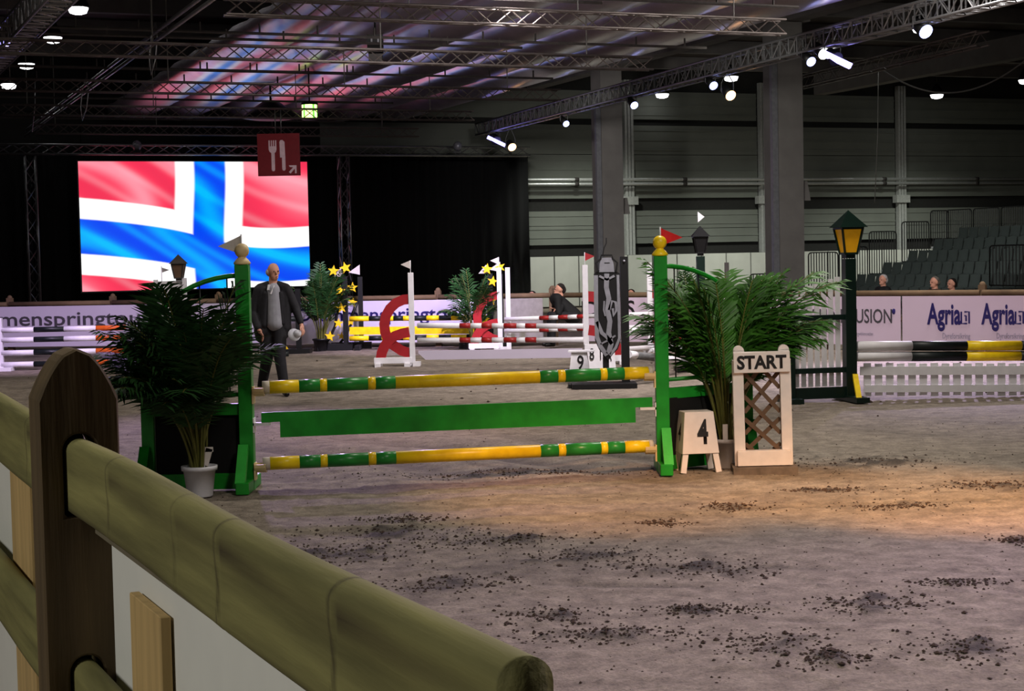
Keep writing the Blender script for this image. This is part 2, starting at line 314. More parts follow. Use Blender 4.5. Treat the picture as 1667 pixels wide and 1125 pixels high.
# horizontal bands of cladding panels between steel posts
bays = [-32, -24, -16, -8, wpx(1024), wpx(1243), wpx(1466), wpx(1466)+8.2, wpx(1466)+16.4, wpx(1466)+24]
bands = [(1.95, 2.25, 'wall_dark', .02), (2.28, 3.3, 'wall', .10), (3.33, 4.0, 'wall', .10), (4.0, 4.55, 'wall_dark', .0), (4.55, 5.2, 'wall', .12), (5.23, 6.55, 'wall', .12), (6.85, 8.2, 'wall', .08)]
zz = {k: wz(k, 1120) for k in (475, 413, 395, 372, 342, 322, 300, 205, 195, 150)}
bands = [(zz[413], zz[395], 'wall_dark', .02), (zz[395], zz[368 if 368 in zz else 372], 'wall', .1), (zz[372]+.02, zz[342], 'wall', .1), (zz[342], zz[322], 'wall_dark', .0),
         (zz[322], zz[300], 'wall', .12), (zz[300]+.02, (zz[300]+zz[205])/2, 'wall', .12), ((zz[300]+zz[205])/2+.02, zz[205], 'wall', .12), (zz[195], zz[150], 'wall', .08)]
for i in range(len(bays)-1):
    x0, x1 = bays[i]+.2, bays[i+1]-.2
    for z0, z1, m_, pr in bands:
        if m_ == 'wall_dark': continue
        t = MB(); t.box(WP+bb*(x0+x1)/2+dd*(.2-pr)+Zv*(z0+z1)/2, (x1-x0, .1, z1-z0), rz=yaw)
        nr = max(1, int((z1-z0)/.28))
        for k in range(nr): t.box(WP+bb*(x0+x1)/2+dd*(.14-pr)+Zv*(z0+(k+.5)*(z1-z0)/nr), (x1-x0, .03, .05), rz=yaw)
        t.build('wall_panel', m_ if i > 2 else 'wall_dark', wall)
for x in bays[4:]:
    t = MB()
    for q in (-.11, .02, .15): t.box(WP+bb*(x+q)-dd*.05+Zv*4.2, (.09, .22, 8.0), rz=yaw)
    t.build('wall_post', 'pilaster', wall)
    MB().box(WP+bb*x-dd*.1+Zv*(zz[322]-.1), (.62, .3, .3), rz=yaw).build('bracket', 'pilaster', wall)
for k, py in enumerate((293.5, 301)):
    z = wz(py, 870); t = MB(); t.tube([WP+bb*-22-dd*.45+Zv*z, WP+bb*45-dd*.45+Zv*z], .058, 10); o = t.build('wall_pipe', 'pipe')
    tag(o, ('upper' if k == 0 else 'lower')+' of the two long metal pipes running along the back wall', 'pipe')
    for x in np.arange(1.5, 24, 4.4): t = MB(); t.tube([WP+bb*x-dd*.45+Zv*z, WP+bb*(x+.16)-dd*.45+Zv*z], .08, 10); t.box(WP+bb*(x+.08)-dd*.12+Zv*(z), (.05, .7, .04), rz=yaw); t.build('pipe_clamp', 'steel_dark', o)
hw = TH('hoarding_wall', 'pale grey panelled hoarding along the foot of the back wall', 'hoarding', WP-dd*1.6)
ph = []
for px in list(range(862, 1260, 40))+list(range(1260, 1700, 44)): ph.append((wallpt(px, 1.6)-WP).dot(bb))
for a, b_ in zip(ph[:-1], ph[1:]):
    m_ = TH; c = hw.location+bb*(a+b_)/2; MB().box(c+Zv*(zz[413])/2, (b_-a-.05, .05, zz[413]-.02), rz=yaw).build('panel', 'hoarding', hw, world=True)
MB().box(hw.location+bb*(ph[0]+ph[-1])/2+dd*.06+Zv*.9, (ph[-1]-ph[0], .05, 1.75), rz=yaw).build('backing', 'wall_dark', hw, world=True)
o = MB().box(WP-bb*33-dd*30+Zv*4.6, (.5, 80, 9.2), rz=yaw).build('wall_left', 'panel_black'); o['kind'] = 'structure'
o = MB().box(WP+bb*40-dd*30+Zv*4.6, (.5, 80, 9.2), rz=yaw).build('wall_right', 'wall_dark'); o['kind'] = 'structure'
# ---- ceiling deck and its beams
CZ = 8.6
ceil = MB().box(WP-dd*30+bb*3+Zv*(CZ+.3), (74, 62, .4), rz=yaw).build('ceiling', 'deck'); ceil['kind'] = 'structure'
for k in range(12):
    y = 57-4.2*k; o = MB().box(WP-dd*(60-y)*1.0+bb*3+Zv*(CZ-.12), (72, .25, .42), rz=yaw).build('purlin', 'concrete', ceil)
for x in (-8.6, -4.0, 0.0):
    pass
# ---- columns
def column(px, wpx_, topy, Y, label):
    p = at(px, 440, Y); p.z = 0; wd = .72; top = 8.0
    r = TH('grey_column', label, 'column', p, yaw); r['kind'] = 'structure'
    MB().box((0, 0, top/2), (wd, wd, top)).build('shaft', 'concrete', r)
    MB().box((0, 0, top-.2), (wd*1.5, wd*1.3, .5)).build('capital', 'concrete', r)
    MB().box((-wd/2-.1, -wd/2+.05, 3.4), (.16, .12, 6.8)).build('conduit', 'silver', r)
    MB().box((wd/2+.12, 0, 3.3), (.3, wd*.7, .5), taper=.7).build('corbel', 'concrete', r)
    return r
column(992, 40, 118, 52, 'grey concrete column rising behind the red-flagged white post')
column(1278, 43, 45, 42.5, 'larger grey concrete column beside the bleachers with a cable duct on its left side')
A1 = at(992, 118, 52); A2 = at(1278, 45, 42.5)
for nm, p0, p1 in (('beam', (A1.x, A1.y), (A2.x, A2.y)),):
    d_ = Vector((p1[0]-p0[0], p1[1]-p0[1], 0)).normalized(); q0 = Vector((p0[0], p0[1], 7.9))-d_*6; q1 = q0+d_*46
    MB().bar(q0, q1, .5, .7).build('beam', 'concrete', ceil)
    off = -bb*11.5; MB().bar(q0+off, q1+off, .5, .7).build('beam', 'concrete', ceil)
    off = bb*11.5; MB().bar(q0+off, q1+off, .5, .7).build('beam', 'concrete', ceil)
# ================================================================== SCREEN, CURTAINS
YS = 52.0; SP = at(315, 430, YS); SP.z = 0
def onplane(px, py, P0, n=dd):
    r = ray(px, py); return CAM + r*((P0-CAM).dot(n)/r.dot(n))
c00 = onplane(127, 263, SP); c10 = onplane(500, 263, SP); c01 = onplane(133, 475, SP)
sw = (c10-c00).dot(bb); x0s = (c00-SP).dot(bb); ztop = (c00.z+c10.z)/2; zbot = c01.z; sh = ztop-zbot
scr = TH('video_screen', 'large bright screen showing a waving red white and blue flag', 'screen', SP+bb*(x0s+sw/2), yaw)
MB().box((0, .18, zbot+sh/2), (sw+.08, .3, sh+.08)).build('housing', 'black', scr)
nu, nv = 300, 170
U, V = np.meshgrid(np.linspace(0, 1, nu), np.linspace(0, 1, nv), indexing='ij')   # V from top
def sst(e0, e1, x): t = np.clip((x-e0)/(e1-e0), 0, 1); return t*t*(3-2*t)
shift = .20*sst(.05, .75, U)+.05*U+.018*np.sin(U*9+.5)
ushift = .006*np.sin(V*6+1)-.004*V
v_ = V-shift; u_ = U-ushift
def bandm(x, a, b_, s=.006): return sst(a-s, a+s, x)*(1-sst(b_-s, b_+s, x))
whiteH = bandm(v_, .27, .86); blueH = bandm(v_, .43+0.0*U, .70); whiteV = bandm(u_, .405, .705); blueV = bandm(u_, .487, .625)
fold = .5+.5*np.sin((V*1.25-U*1.5+.25*np.sin(U*5+1)+.1*np.sin(V*9))*9.0); fold2 = .5+.5*np.sin((V*1.9-U*1.3+.3*np.sin(U*3.3+2))*15+1.3)
lt = np.clip(fold**3*.75+fold2**4*.45, 0, 1)[..., None]
red = np.array([.98, .035, .10])*(1-lt*.55)+np.array([1, .55, .62])*lt*.55
red = red*(.80+.25*fold[..., None]); blue = np.array([0, .055, .80])*(1-lt*.8)+np.array([.0, .55, 1.0])*lt*.8; white = np.ones(3)*np.array([1, 1, 1])*1.0
colr = red.copy()
for msk, cc in ((np.maximum(whiteH, whiteV), white), (np.maximum(blueH, blueV), blue)): colr = colr*(1-msk[..., None])+cc*msk[..., None]
me = D.meshes.new('picture'); pts = np.stack([(U-.5)*sw, np.full_like(U, .02), zbot+(1-V)*sh], -1).reshape(-1, 3)
i = np.arange(nu-1)[:, None]*nv+np.arange(nv-1)[None]; fs = np.stack([i, i+1, i+nv+1, i+nv], -1).reshape(-1, 4)
me.from_pydata(pts.tolist(), [], fs.tolist()); a_ = me.color_attributes.new('picture', 'FLOAT_COLOR', 'POINT')
a_.data.foreach_set('color', np.concatenate([colr.reshape(-1, 3), np.ones((nu*nv, 1))], 1).astype(np.float32).ravel())
sm = D.materials.new('screen_picture'); sm.use_nodes = True; nt = sm.node_tree; b = nt.nodes['Principled BSDF']; b.inputs['Base Color'].default_value = (0, 0, 0, 1); b.inputs['Roughness'].default_value = .5
an = nt.nodes.new('ShaderNodeAttribute'); an.attribute_name = 'picture'; nt.links.new(an.outputs['Color'], b.inputs['Emission Color']); b.inputs['Emission Strength'].default_value = .62
me.materials.append(sm); o = D.objects.new('picture', me); COL.objects.link(o); o.parent = scr
# curtains
def curtain(px0, px1, label, off, n=1, ytop=254):
    P0 = SP+dd*off; a = onplane(px0, 430, P0); b_ = onplane(px1, 430, P0); L = (b_-a).dot(bb); zt = onplane(px1, ytop, P0).z
    N = int(L/.06); t = MB(); vs = []
    for k in range(N+1):
        x = L*k/N; y = .09*math.sin(x*2*PI/.42+1.2*math.sin(x*1.7))+.03*math.sin(x*19)
        p = Vector((a.x, a.y, 0))+bb*x+dd*y; vs += [(p.x, p.y, .1), (p.x, p.y, zt), (p.x+dd.x*.02, p.y+dd.y*.02, .1), (p.x+dd.x*.02, p.y+dd.y*.02, zt)]
    fs = []
    for k in range(N): q = 4*k; fs += [(q, q+4, q+5, q+1), (q+2, q+3, q+7, q+6), (q+1, q+5, q+7, q+3), (q, q+2, q+6, q+4)]
    t.add(vs, fs, True); o = t.build('stage_curtain', 'curtain'); tag(o, label, 'curtain'); return o
curtain(-60, 55, 'black pleated drape left of the left truss tower', 1.2); curtain(57, 560, 'black pleated drape behind the flag screen', 1.4)
curtain(562, 862, 'wide black pleated drape right of the flag screen ending before the grey wall', 1.2)
# ---- trusses
def truss(p0, p1, w_, h_, r, step, label, cat='truss', name='lighting_truss', mt='alu', group=None, n4=True, rung=False):
    p0 = Vector(p0); p1 = Vector(p1); t = TH(name, label, cat, (p0+p1)/2, 0, group); d = (p1-p0); L = d.length; d.normalize()
    x = d.cross(Zv); x = x.normalized() if x.length > .1 else Vector(bb); z = x.cross(d)
    cs = [(-w_/2, -h_/2), (w_/2, -h_/2), (w_/2, h_/2), (-w_/2, h_/2)] if n4 else [(0, -h_/2), (0, h_/2)]
    for a, b_ in cs: q = x*a+z*b_; MB().tube([p0+q, p1+q], r, 6).build('chord', mt, t, world=True)
    s = MB(); n = max(2, int(L/step)); ln = len(cs)
    for k in range(n):
        a = p0+d*(L*k/n); b_ = p0+d*(L*(k+1)/n)
        for i in range(ln if n4 else 1):
            c0 = cs[i]; c1 = cs[(i+1) % ln]
            q0, q1 = (c0, c1) if k % 2 else (c1, c0)
            s.tube([a+x*q0[0]+z*q0[1], b_+x*q1[0]+z*q1[1]], r*.55, 4, cap=False)
            if rung: s.tube([a+x*c0[0]+z*c0[1], a+x*c1[0]+z*c1[1]], r*.6, 4, cap=False)
    o = s.build('bracing', mt, t, world=True); o['kind'] = 'stuff'
    return t
PT = SP-dd*.35
for px, lab in ((55, 'upright truss tower left of the flag screen'), (563, 'upright truss tower right of the flag screen')):
    a = onplane(px, 430, PT); zt = onplane(px, 254, PT).z; truss((a.x, a.y, .1), (a.x, a.y, zt), .3, .3, .028, .42, lab)
a = onplane(-80, 246, PT); b_ = onplane(860, 246, PT); zt = (a.z+b_.z)/2; a.z = b_.z = onplane(420, 245, PT).z
truss(a, b_, .3, .28, .028, .42, 'long horizontal truss across the top of the screen and drapes')
TZ = 5.52
ends = [(1275, 45), (1060, 104), (910, 155), (770, 189), (680, 216)]
words = ['nearest', 'second nearest', 'middle', 'second farthest', 'farthest']
for (px, py), wd, L in zip(ends, words, (9.5, 14, 13, 12, 11)):
    e = G(px, py, TZ); TR = truss(e-bb*L, e, .2, .24, .02, .3, 'flat truss across the hall ceiling, '+wd+' of five', mt='alu_dim')
    for f_ in (.1, .4, .7, .95): q = e-bb*L*f_; MB().tube([q+Zv*.1, Vector((q.x, q.y, CZ+.09))], .012, 4).build('suspension_wire', 'cable', TR, world=True)
# diagonal lit truss
DZ = 6.0
d0 = G(782, 211, DZ); d1 = G(1520, 17, DZ); d2 = d1+(d1-d0).normalized()*8
truss(d0, d2, .34, .36, .028, .36, 'long diagonal lighting truss carrying blue and orange lamps', rung=True)
e0 = G(1300, 135, 6.3); e1 = G(1600, 62, 6.3); truss(e0, e1, .3, .3, .022, .34, 'dim second truss behind the diagonal one at upper right', mt='alu_dim')
f0 = G(-40, 125, DZ); f1 = G(85, -8, DZ); truss(f0, f1+(f1-f0).normalized()*6, .42, .42, .03, .4, 'short stretch of lighting truss at the upper left corner', rung=True)
g0 = G(40, 222, 5.8); g1 = G(345, 0, 5.8); gd = (g1-g0).normalized()
o = MB().tube([g0, g1+gd*6], .035, 6).tube([g0+Zv*.16+gd*.5, g1+gd*6+Zv*.16], .035, 6).build('twin_rail', 'alu'); tag(o, 'pair of thin metal rails slanting down over the left side', 'rail')
# thin conduits across
for k, (px, py, L) in enumerate(((1150, 78, 24), (980, 5, 20), (850, 78, 22), (900, 128, 24), (700, 142, 22), (640, 168, 20), (560, 198, 18), (600, 120, 22), (1300, 12, 18))):
    e = G(px, py, 5.95); t = MB().tube([e-bb*L, e], .028, 5)
    for q in np.arange(.5, L, 1.1): t.tube([e-bb*q, e-bb*q+Zv*.18], .018, 4)
    o = t.build('ceiling_conduit', 'steel_dark'); tag(o, 'thin dark pipe across the ceiling, '+('just below the nearest flat truss', 'leftmost at the very top edge of the picture', 'between the nearest and second flat truss', 'right below the second flat truss', 'right above the middle flat truss', 'right below the middle flat truss', 'just above the farthest flat truss', 'crossing the hanging loudspeaker', 'at the top edge near the larger column')[k], 'pipe')
# glossy ceiling sails in front of the screen
mk('sail', (238, 226, 236), .28, metal=.9, var=.12, scale=1.5)
for k, px in enumerate((212, 291, 385, 470, 556, 642)):
    e = G(px, 198, 6.35); Ls = 27; wdt = 1.45; t = MB(); vs = []; n = 10; ns = 40
    for j in range(ns+1):
        c = e-dd*Ls*j/ns; rp = .03*math.sin(j*1.9+k)
        for i in range(n+1):
            a = PI*i/n; vs.append(c+bb*(-math.cos(a)*wdt/2)+Zv*(.42+rp-(.40+rp)*math.sin(a)))
    fs = [(j*(n+1)+i, j*(n+1)+i+1, (j+1)*(n+1)+i+1, (j+1)*(n+1)+i) for j in range(ns) for i in range(n)]
    b0 = len(vs); vs += [vs[i]+Zv*.05 for i in range(b0)]
    fs += [tuple(b0+q for q in f[::-1]) for f in fs]+[(0+i, i+1, b0+i+1, b0+i) for i in range(n)]
    t.add(vs, fs, True); o = t.build('ceiling_sail', 'sail')
    tag(o, 'glossy sagging ceiling strip reflecting the flag colours, '+('leftmost', 'second from left', 'third from left', 'third from right', 'second from right', 'rightmost')[k]+' of six', 'ceiling strip')
# ================================================================== JUMPS
def pole(name, p0, p1, r, segs, label, cat='jump pole', group=None):
    """segs: list of (end fraction, material)"""
    mats = []; t = MB(); prev = 0; p0 = Vector(p0); p1 = Vector(p1); pts = []
    for f_, m_ in segs:
        if m_ not in mats: mats.append(m_)
    for f_, m_ in segs:
        t.mi = mats.index(m_); ns = max(1, int((f_-prev)*8)); q = [p0.lerp(p1, prev+(f_-prev)*k/ns) for k in range(ns+1)]; t.tube(q, r, 16); prev = f_
    o = t.build(name, mats); c = (p0+p1)/2
    for v in o.data.vertices: v.co -= c
    o.location = c; return tag(o, label, cat, group)
def fr(x, x0, x1): return (x-x0)/(x1-x0)
YL = G(405, 797).y; YR = G(1079, 767).y
Lp = G(405, 797); Rp = G(1080, 767)
def wing(P, side, label, mf, mfin, flagm, flagdir, outer_dy=0.0):
    t = TH('jump_wing', label, 'jump standard', (P.x, P.y, 0)); s = side
    h = 1.72; ox = .75*s; oy = outer_dy
    MB().box((0, 0, h/2), (.105, .105, h)).build('post', mf, t, bevel=.004)
    MB().box((ox, oy, .56), (.095, .095, 1.12)).build('post', mf, t, bevel=.004)
    MB().bar((0, 0, .62), (ox, oy, .62), .05, .085).build('rail', mf, t); MB().bar((0, 0, .07), (ox, oy, .07), .05, .12).build('rail', mf, t)
    MB().tube([(0, 0, .73), (ox, oy, .73)], .016, 8).build('thin_rail', mf, t)
    MB().bar((.05*s, .01, .355), (ox-.05*s, oy+.01, .355), .02, .46).build('panel', 'panel_black', t, label='black infill panel')
    arc = [(ox*math.sin(a), oy*math.sin(a), 1.08+.56*math.cos(a)) for a in [PI/2*k/12 for k in range(13)]]
    MB().tube(arc, .019, 8).build('arch_rail', mf, t)
    for f_ in (.16, .44, .72):
        zt = 1.08+.56*math.sqrt(1-f_**2); MB().tube([(ox*f_, oy*f_, .72), (ox*f_, oy*f_, zt)], .006, 6).build('rod', 'black', t)
    for x, y in ((0, 0), (ox, oy)):
        f = MB().box((x+.0*s, y, .045), (.1, .62, .09)); f.build('foot', mf, t, bevel=.006)
        b_ = MB(); b_.bar((x+.02*s, y-.27, .07), (x+.02*s, y-.06, .34), .075, .05); b_.bar((x+.02*s, y+.27, .07), (x+.02*s, y+.06, .34), .075, .05); b_.build('brace', 'green_light' if x == 0 else mf, t)
    MB().lathe([(.062, 0), (.066, .012), (.05, .035), (.03, .055), (.03, .07)], (0, 0, h)).ball((0, 0, h+.105), .056).build('finial', mfin, t, label='yellow ball finial')
    fl = MB(); x0 = .01*s; z0 = h+.05; fl.tube([(x0, .05, z0), (x0, .05, z0+.18)], .006, 6)
    fst = fl.build('flag_stick', 'white', t)
    fl = MB(); n = 6; vs = []
    for k in range(n+1):
        f_ = k/n; hh_ = .072*(1-f_); x = x0+flagdir*.175*f_; y = .05+.012*math.sin(f_*5); zc = z0+.10-.008*f_
        vs += [(x, y, zc-hh_-.001), (x, y, zc+hh_+.001), (x, y+.004, zc-hh_-.001), (x, y+.004, zc+hh_+.001)]
    fs = []
    for k in range(n): q = 4*k; fs += [(q, q+4, q+5, q+1), (q+2, q+3, q+7, q+6), (q+1, q+5, q+7, q+3), (q, q+2, q+6, q+4)]
    fs += [(0, 1, 3, 2)]
    fl.add(vs, fs); fl.build('flag', flagm, fst)
    return t
wl = wing(Lp, -1, 'green jump standard behind the left potted palm with a pale flag', 'green', 'cream', 'offwhite', -1)
wr = wing(Rp, 1, 'bright green jump standard with yellow ball and red flag beside number four', 'green', 'yellow', 'flag_red', 1, .55)
# cups
def cup(t, x, y, z, s, m_='cream'):
    b_ = MB(); b_.box((x, y, z-.0), (.012, .09, .13)); pts = [(x-s*.01, y+.058*math.cos(a), z+.055-.058*math.sin(a)) for a in [PI*k/8 for k in range(9)]]
    b_.strip([(p[1], p[2]) for p in pts], .016, (x-s*.0, 0, 0), (0, 1, 0), (0, 0, 1), (-s*.085, 0, 0)); b_.build('cup', m_, t)
YPL, YPR = YL-.02, YR-.02
tl, tr_ = at(427, 631, YPL), at(1061, 606.5, YPR); bl, br = at(428, 755, YPL), at(1062, 726, YPR)
for q, r_ in ((tl, tr_), (bl, br)):
    cup(wl, .06, -.02, q.z-.055, -1); cup(wr, -.06, -.02, r_.z-.055, 1)
SEG = [(427, 438, 'tip'), (438, 484, 'yellow'), (484, 517, 'pole_green'), (517, 528, 'yellow'), (528, 593, 'pole_green'), (593, 605, 'yellow'), (605, 637, 'pole_green'), (637, 872, 'yellow'),
       (872, 902, 'pole_green'), (902, 914, 'yellow'), (914, 973, 'pole_green'), (973, 984, 'yellow'), (984, 1013, 'pole_green'), (1013, 1054, 'yellow'), (1054, 1061, 'tip')]
sg = [(fr(b_, 427, 1061), m_) for a, b_, m_ in SEG]
pole('jump_pole', tl, tr_, .05, sg, 'upper yellow and green striped pole of the front jump'); pole('jump_pole', bl, br, .05, sg, 'muddy lower yellow and green striped pole near the ground of the front jump')
a0, a1, a2, a3 = at(425, 672, YPL), at(1062, 647, YPR), at(425, 687, YPL), at(455, 713, YPL)
u = (a1-a0); Lw = u.length; u.normalize(); hb = .195; tb = .075; tx = .14
t = MB().prism([(0, 0), (Lw, 0), (Lw, -tb), (Lw-tx, -tb), (Lw-tx, -hb), (tx, -hb), (tx, -tb), (0, -tb)], a0, u, (0, 0, 1), (0, .03, 0))
o = t.build('jump_plank', 'green'); tag(o, 'wide plain green plank hanging between the two striped poles', 'jump plank'); 
for k, (t_, q, s_) in enumerate(((wl, a0, -1), (wr, a1, 1))):
    b_ = MB(); b_.box((-.11*s_, 0, q.z-tb-.012), (.14, .09, .02)); b_.box((-.055*s_, 0, q.z-tb-.02), (.012, .09, .11)); b_.build('cup', 'white', t_)
# number box
def number_box(P, rz, wt, wb, dt, db, h0, h1, num, label, mm='start_white', side=None, fontw=None):
    t = TH('number_box', label, 'jump number marker', (P.x, P.y, 0), rz)
    vs = [(-wb/2, -db/2, h0), (wb/2, -db/2, h0), (wb/2, db/2, h0), (-wb/2, db/2, h0), (-wt/2, -dt/2, h1), (wt/2, -dt/2, h1), (wt/2, dt/2, h1), (-wt/2, dt/2, h1)]
    fsx = [(3, 2, 1, 0), (4, 5, 6, 7), (0, 1, 5, 4), (1, 2, 6, 5), (2, 3, 7, 6), (3, 0, 4, 7)]
    MB().add(vs, fsx).build('body', mm, t, bevel=.003)
    if h0 > .05:
        for sx in (-1, 1):
            for sy in (-1, 1): MB().bar((sx*(wb/2+.015), sy*db/2*.95, 0), (sx*(wb/2-.035), sy*db/2*.85, h0+.01), .035, .035).build('leg', mm, t)
    return t
nb = G(1136, 768); nbx = TH('number_box', 'white tapered box with black number 4 beside the right green standard', 'jump number marker', (nb.x, nb.y+.06, 0), math.radians(9))
wb, wt, db, dt, h0, h1 = .30, .235, .26, .18, .15, .48
MB().add([(-wb/2, -db/2, h0), (wb/2, -db/2, h0), (wb/2, db/2, h0), (-wb/2, db/2, h0), (-wt/2, -dt/2, h1), (wt/2, -dt/2, h1), (wt/2, dt/2, h1), (-wt/2, dt/2, h1)],
         [(3, 2, 1, 0), (4, 5, 6, 7), (0, 1, 5, 4), (1, 2, 6, 5), (2, 3, 7, 6), (3, 0, 4, 7)]).build('body', 'start_white', nbx, bevel=.004)
for sx in (-1, 1):
    for sy in (-1, 1): MB().bar((sx*(wb/2-.005), sy*db/2*.9, 0), (sx*(wb/2-.03), sy*db/2*.8, h0+.01), .045, .03).build('leg', 'start_white', nbx)
def face_text(parent, body, name, m_, c, un, vn, height, width, bold=.012):
    """text centred at local c on the face with local axes un,vn"""
    Mt = Matrix.Translation(parent.location) @ parent.rotation_euler.to_matrix().to_4x4(); R3 = Mt.to_3x3(); un = Vector(un).normalized(); vn = Vector(vn).normalized()
    o_ = Vector(c)-un*width/2-vn*height/2; return text(body, name, m_, Mt @ o_, R3 @ un, R3 @ vn, height, width, parent, bold=bold)
tl_ = (db-dt)/2/(h1-h0)
bpy.context.view_layer.update()
face_text(nbx, '4', 'number', 'ink', (.02, -(db+dt)/4, .325), (1, 0, 0), (0, tl_, 1), .185, .09, bold=.03)
tl2 = (wb-wt)/2/(h1-h0); face_text(nbx, '4', 'number', 'ink', (-(wb+wt)/4, 0, .32), (0, -1, 0), (tl2, 0, 1), .14, .07)
# START sign
sp = G(1243, 767); st = TH('start_sign', 'white wooden START sign with brown lattice in front of the right palm', 'sign', (sp.x, sp.y-.03, 0), math.radians(-4)); st.rotation_euler[1] = math.radians(-.8)
for sx in (-1, 1):
    MB().box((sx*.185, 0, .47), (.085, .05, .84)).box((sx*.185, .06, .47), (.085, .03, .8)).build('side_post', 'start_white', st, bevel=.003)
    MB().lathe([(.045, 0), (.045, .03)], (0, 0, 0), 16).build('x', 'start_white', st) if False else None
    t = MB(); n = 14; t.prism([(.042*math.cos(PI*k/n), .042*math.sin(PI*k/n)) for k in range(n+1)], (sx*.175, -.03, .96), (1, 0, 0), (0, 0, 1), (0, .06, 0)); t.box((sx*.175, 0, .94), (.084, .06, .05)); t.build('post_top', 'start_white', st)
MB().box((0, -.03, .87), (.44, .05, .165)).build('name_board', 'start_white', st, bevel=.004)
MB().box((0, -.035, .115), (.42, .09, .12)).build('base_board', 'start_white', st, bevel=.004)
MB().box((0, 0, .035), (.47, .3, .05)).build('foot', 'start_white', st) if False else None
MB().box((0, 0, .02), (.5, .34, .06)).build('slab', 'slab', st, label='rough grey wooden slab under the sign')
bpy.context.view_layer.update(); face_text(st, 'START', 'lettering', 'ink', (0, -.056, .872), (1, 0, 0), (0, 0, 1), .10, .385, bold=.035)
for k, (xa, za, xb, zb) in enumerate(((-.14, .79, .14, .47), (-.14, .60, .14, .30), (-.14, .42, .14, .16), (.02, .80, .14, .66), (-.14, .22, -.08, .17))):
    MB().bar((xa, .02, za), (xb, .02, zb), .032, .012, up=(0, 1, 0)).build('lattice_slat', 'lattice', st)
for k, (xa, za, xb, zb) in enumerate(((.14, .79, -.14, .47), (.14, .60, -.14, .30), (.14, .42, -.14, .16), (-.02, .80, -.14, .66), (.14, .22, .08, .17))):
    MB().bar((xa, .034, za), (xb, .034, zb), .032, .012, up=(0, 1, 0)).build('lattice_slat', 'lattice', st)
for o in st.children:
    if o.name.startswith('lattice'):
        # turn slats flat in the sign's plane
        pass
# ---- palms
def frond_mesh(name, L, th0, th1, side, nl, ll, seed, wid=.011, lo=.38, mats=('leaf', 'stem')):
    r = random.Random(seed); t = MB(); t.mi = 1; n = 14; pts = []; p = Vector((0, 0, 0)); 
    for i in range(n+1):
        f_ = i/n; pts.append(p.copy()); a = th0+(th1-th0)*f_**1.7; p = p+Vector((math.sin(a), side*f_*.12, math.cos(a)))*L/n
    t.tube(pts, [.009*(1-.75*i/n)+.0015 for i in range(n+1)], 5); t.mi = 0
    for k in range(nl):
        f_ = lo+(1-lo)*k/(nl-1); q = f_*n; i = min(n-1, int(q)); P = pts[i].lerp(pts[i+1], q-i); T = (pts[i+1]-pts[i]).normalized(); S = Vector((0, 1, 0)); N = T.cross(S).normalized()
        g_ = (f_-lo)/(1-lo); l = ll*(.35+.9*math.sin(PI*min(1, g_*.85+.12)))*r.uniform(.85, 1.1)
        for sd in (-1, 1):
            d1 = (S*sd*.8+T*.62-N*.35*r.uniform(-.4, .8)).normalized(); d2 = (d1+Vector((0, 0, -.45*r.uniform(.3, 1.4)))).normalized()
            w_ = T.cross(d1).cross(d1).normalized()*wid*r.uniform(.8, 1.2); up = w_
            A = P; B = P+d1*l*.5; C_ = B+d2*l*.5
            t.add([A-up*.3, A+up*.3, B+up, B-up, C_], [(0, 1, 2, 3), (3, 2, 4)])
    me_o = t.build(name, list(mats)); me_ = me_o.data; D.objects.remove(me_o); me_.name = name; return me_
def palm(P, label, Hh, n, pot, seed, stemh, L, spread=(.25, 1.9), matl='leaf', az=None, wid=.011, lens=None, lean=0.10, nl=26, ll=.27, extra=()):
    r = random.Random(seed); t = TH('potted_palm', label, 'potted plant', (P.x, P.y, 0))
    pr, ph_, pm = pot
    MB().lathe([(pr*.74, 0), (pr*.76, .01), (pr*.95, ph_*.86), (pr*1.06, ph_*.86), (pr*1.08, ph_), (pr*.96, ph_), (pr*.9, ph_*.88)], (0, 0, 0), 24).build('pot', pm, t)
    MB().lathe([(pr*.9, ph_*.84), (pr*.5, ph_*.87), (.001, ph_*.88)], (0, 0, 0), 16).build('potting_soil', 'soil', t)
    var = []
    for k in range(6):
        th1 = spread[0]+(spread[1]-spread[0])*k/5; var.append(frond_mesh('frond', L*(.85+.06*(5-k) if lens is None else lens[k]), .03+.035*k, th1, r.uniform(-1, 1), nl, ll*L/1.3, seed*10+k, wid, .40, (matl, 'stem')))
    for k in range(n):
        i = k % 6; o_ = D.objects.new('frond', var[i]); COL.objects.link(o_); o_.parent = t; a = r.uniform(0, 2*PI) if az is None else az(k, r)
        rr = r.uniform(0, pr*.5); o_.location = (rr*math.cos(a), rr*math.sin(a), ph_*.86); o_.rotation_euler = (0, r.uniform(-.02, lean), a); sc = r.uniform(.82, 1.08); o_.scale = (sc, sc, sc)
    for a, th, sc in extra:
        o_ = D.objects.new('frond', var[th]); COL.objects.link(o_); o_.parent = t; o_.location = (0, 0, ph_*.86); o_.rotation_euler = (0, .05, a); o_.scale = (sc, sc, sc)
    return t
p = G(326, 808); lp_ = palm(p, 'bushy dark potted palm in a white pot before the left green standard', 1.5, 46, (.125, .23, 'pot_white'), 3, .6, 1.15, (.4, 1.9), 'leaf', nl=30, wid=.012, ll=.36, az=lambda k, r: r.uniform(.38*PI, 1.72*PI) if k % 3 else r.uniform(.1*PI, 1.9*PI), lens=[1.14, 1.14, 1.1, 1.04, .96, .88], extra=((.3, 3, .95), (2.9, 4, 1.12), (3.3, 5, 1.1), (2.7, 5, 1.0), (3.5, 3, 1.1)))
MB().box((.07, -.05, .30), (.05, .012, .13), R=Matrix.Rotation(.3, 3, 'Y')).box((.085, -.05, .355), (.06, .012, .035)).build('plant_tag', 'offwhite', lp_, label='white plant tag stuck in the pot')
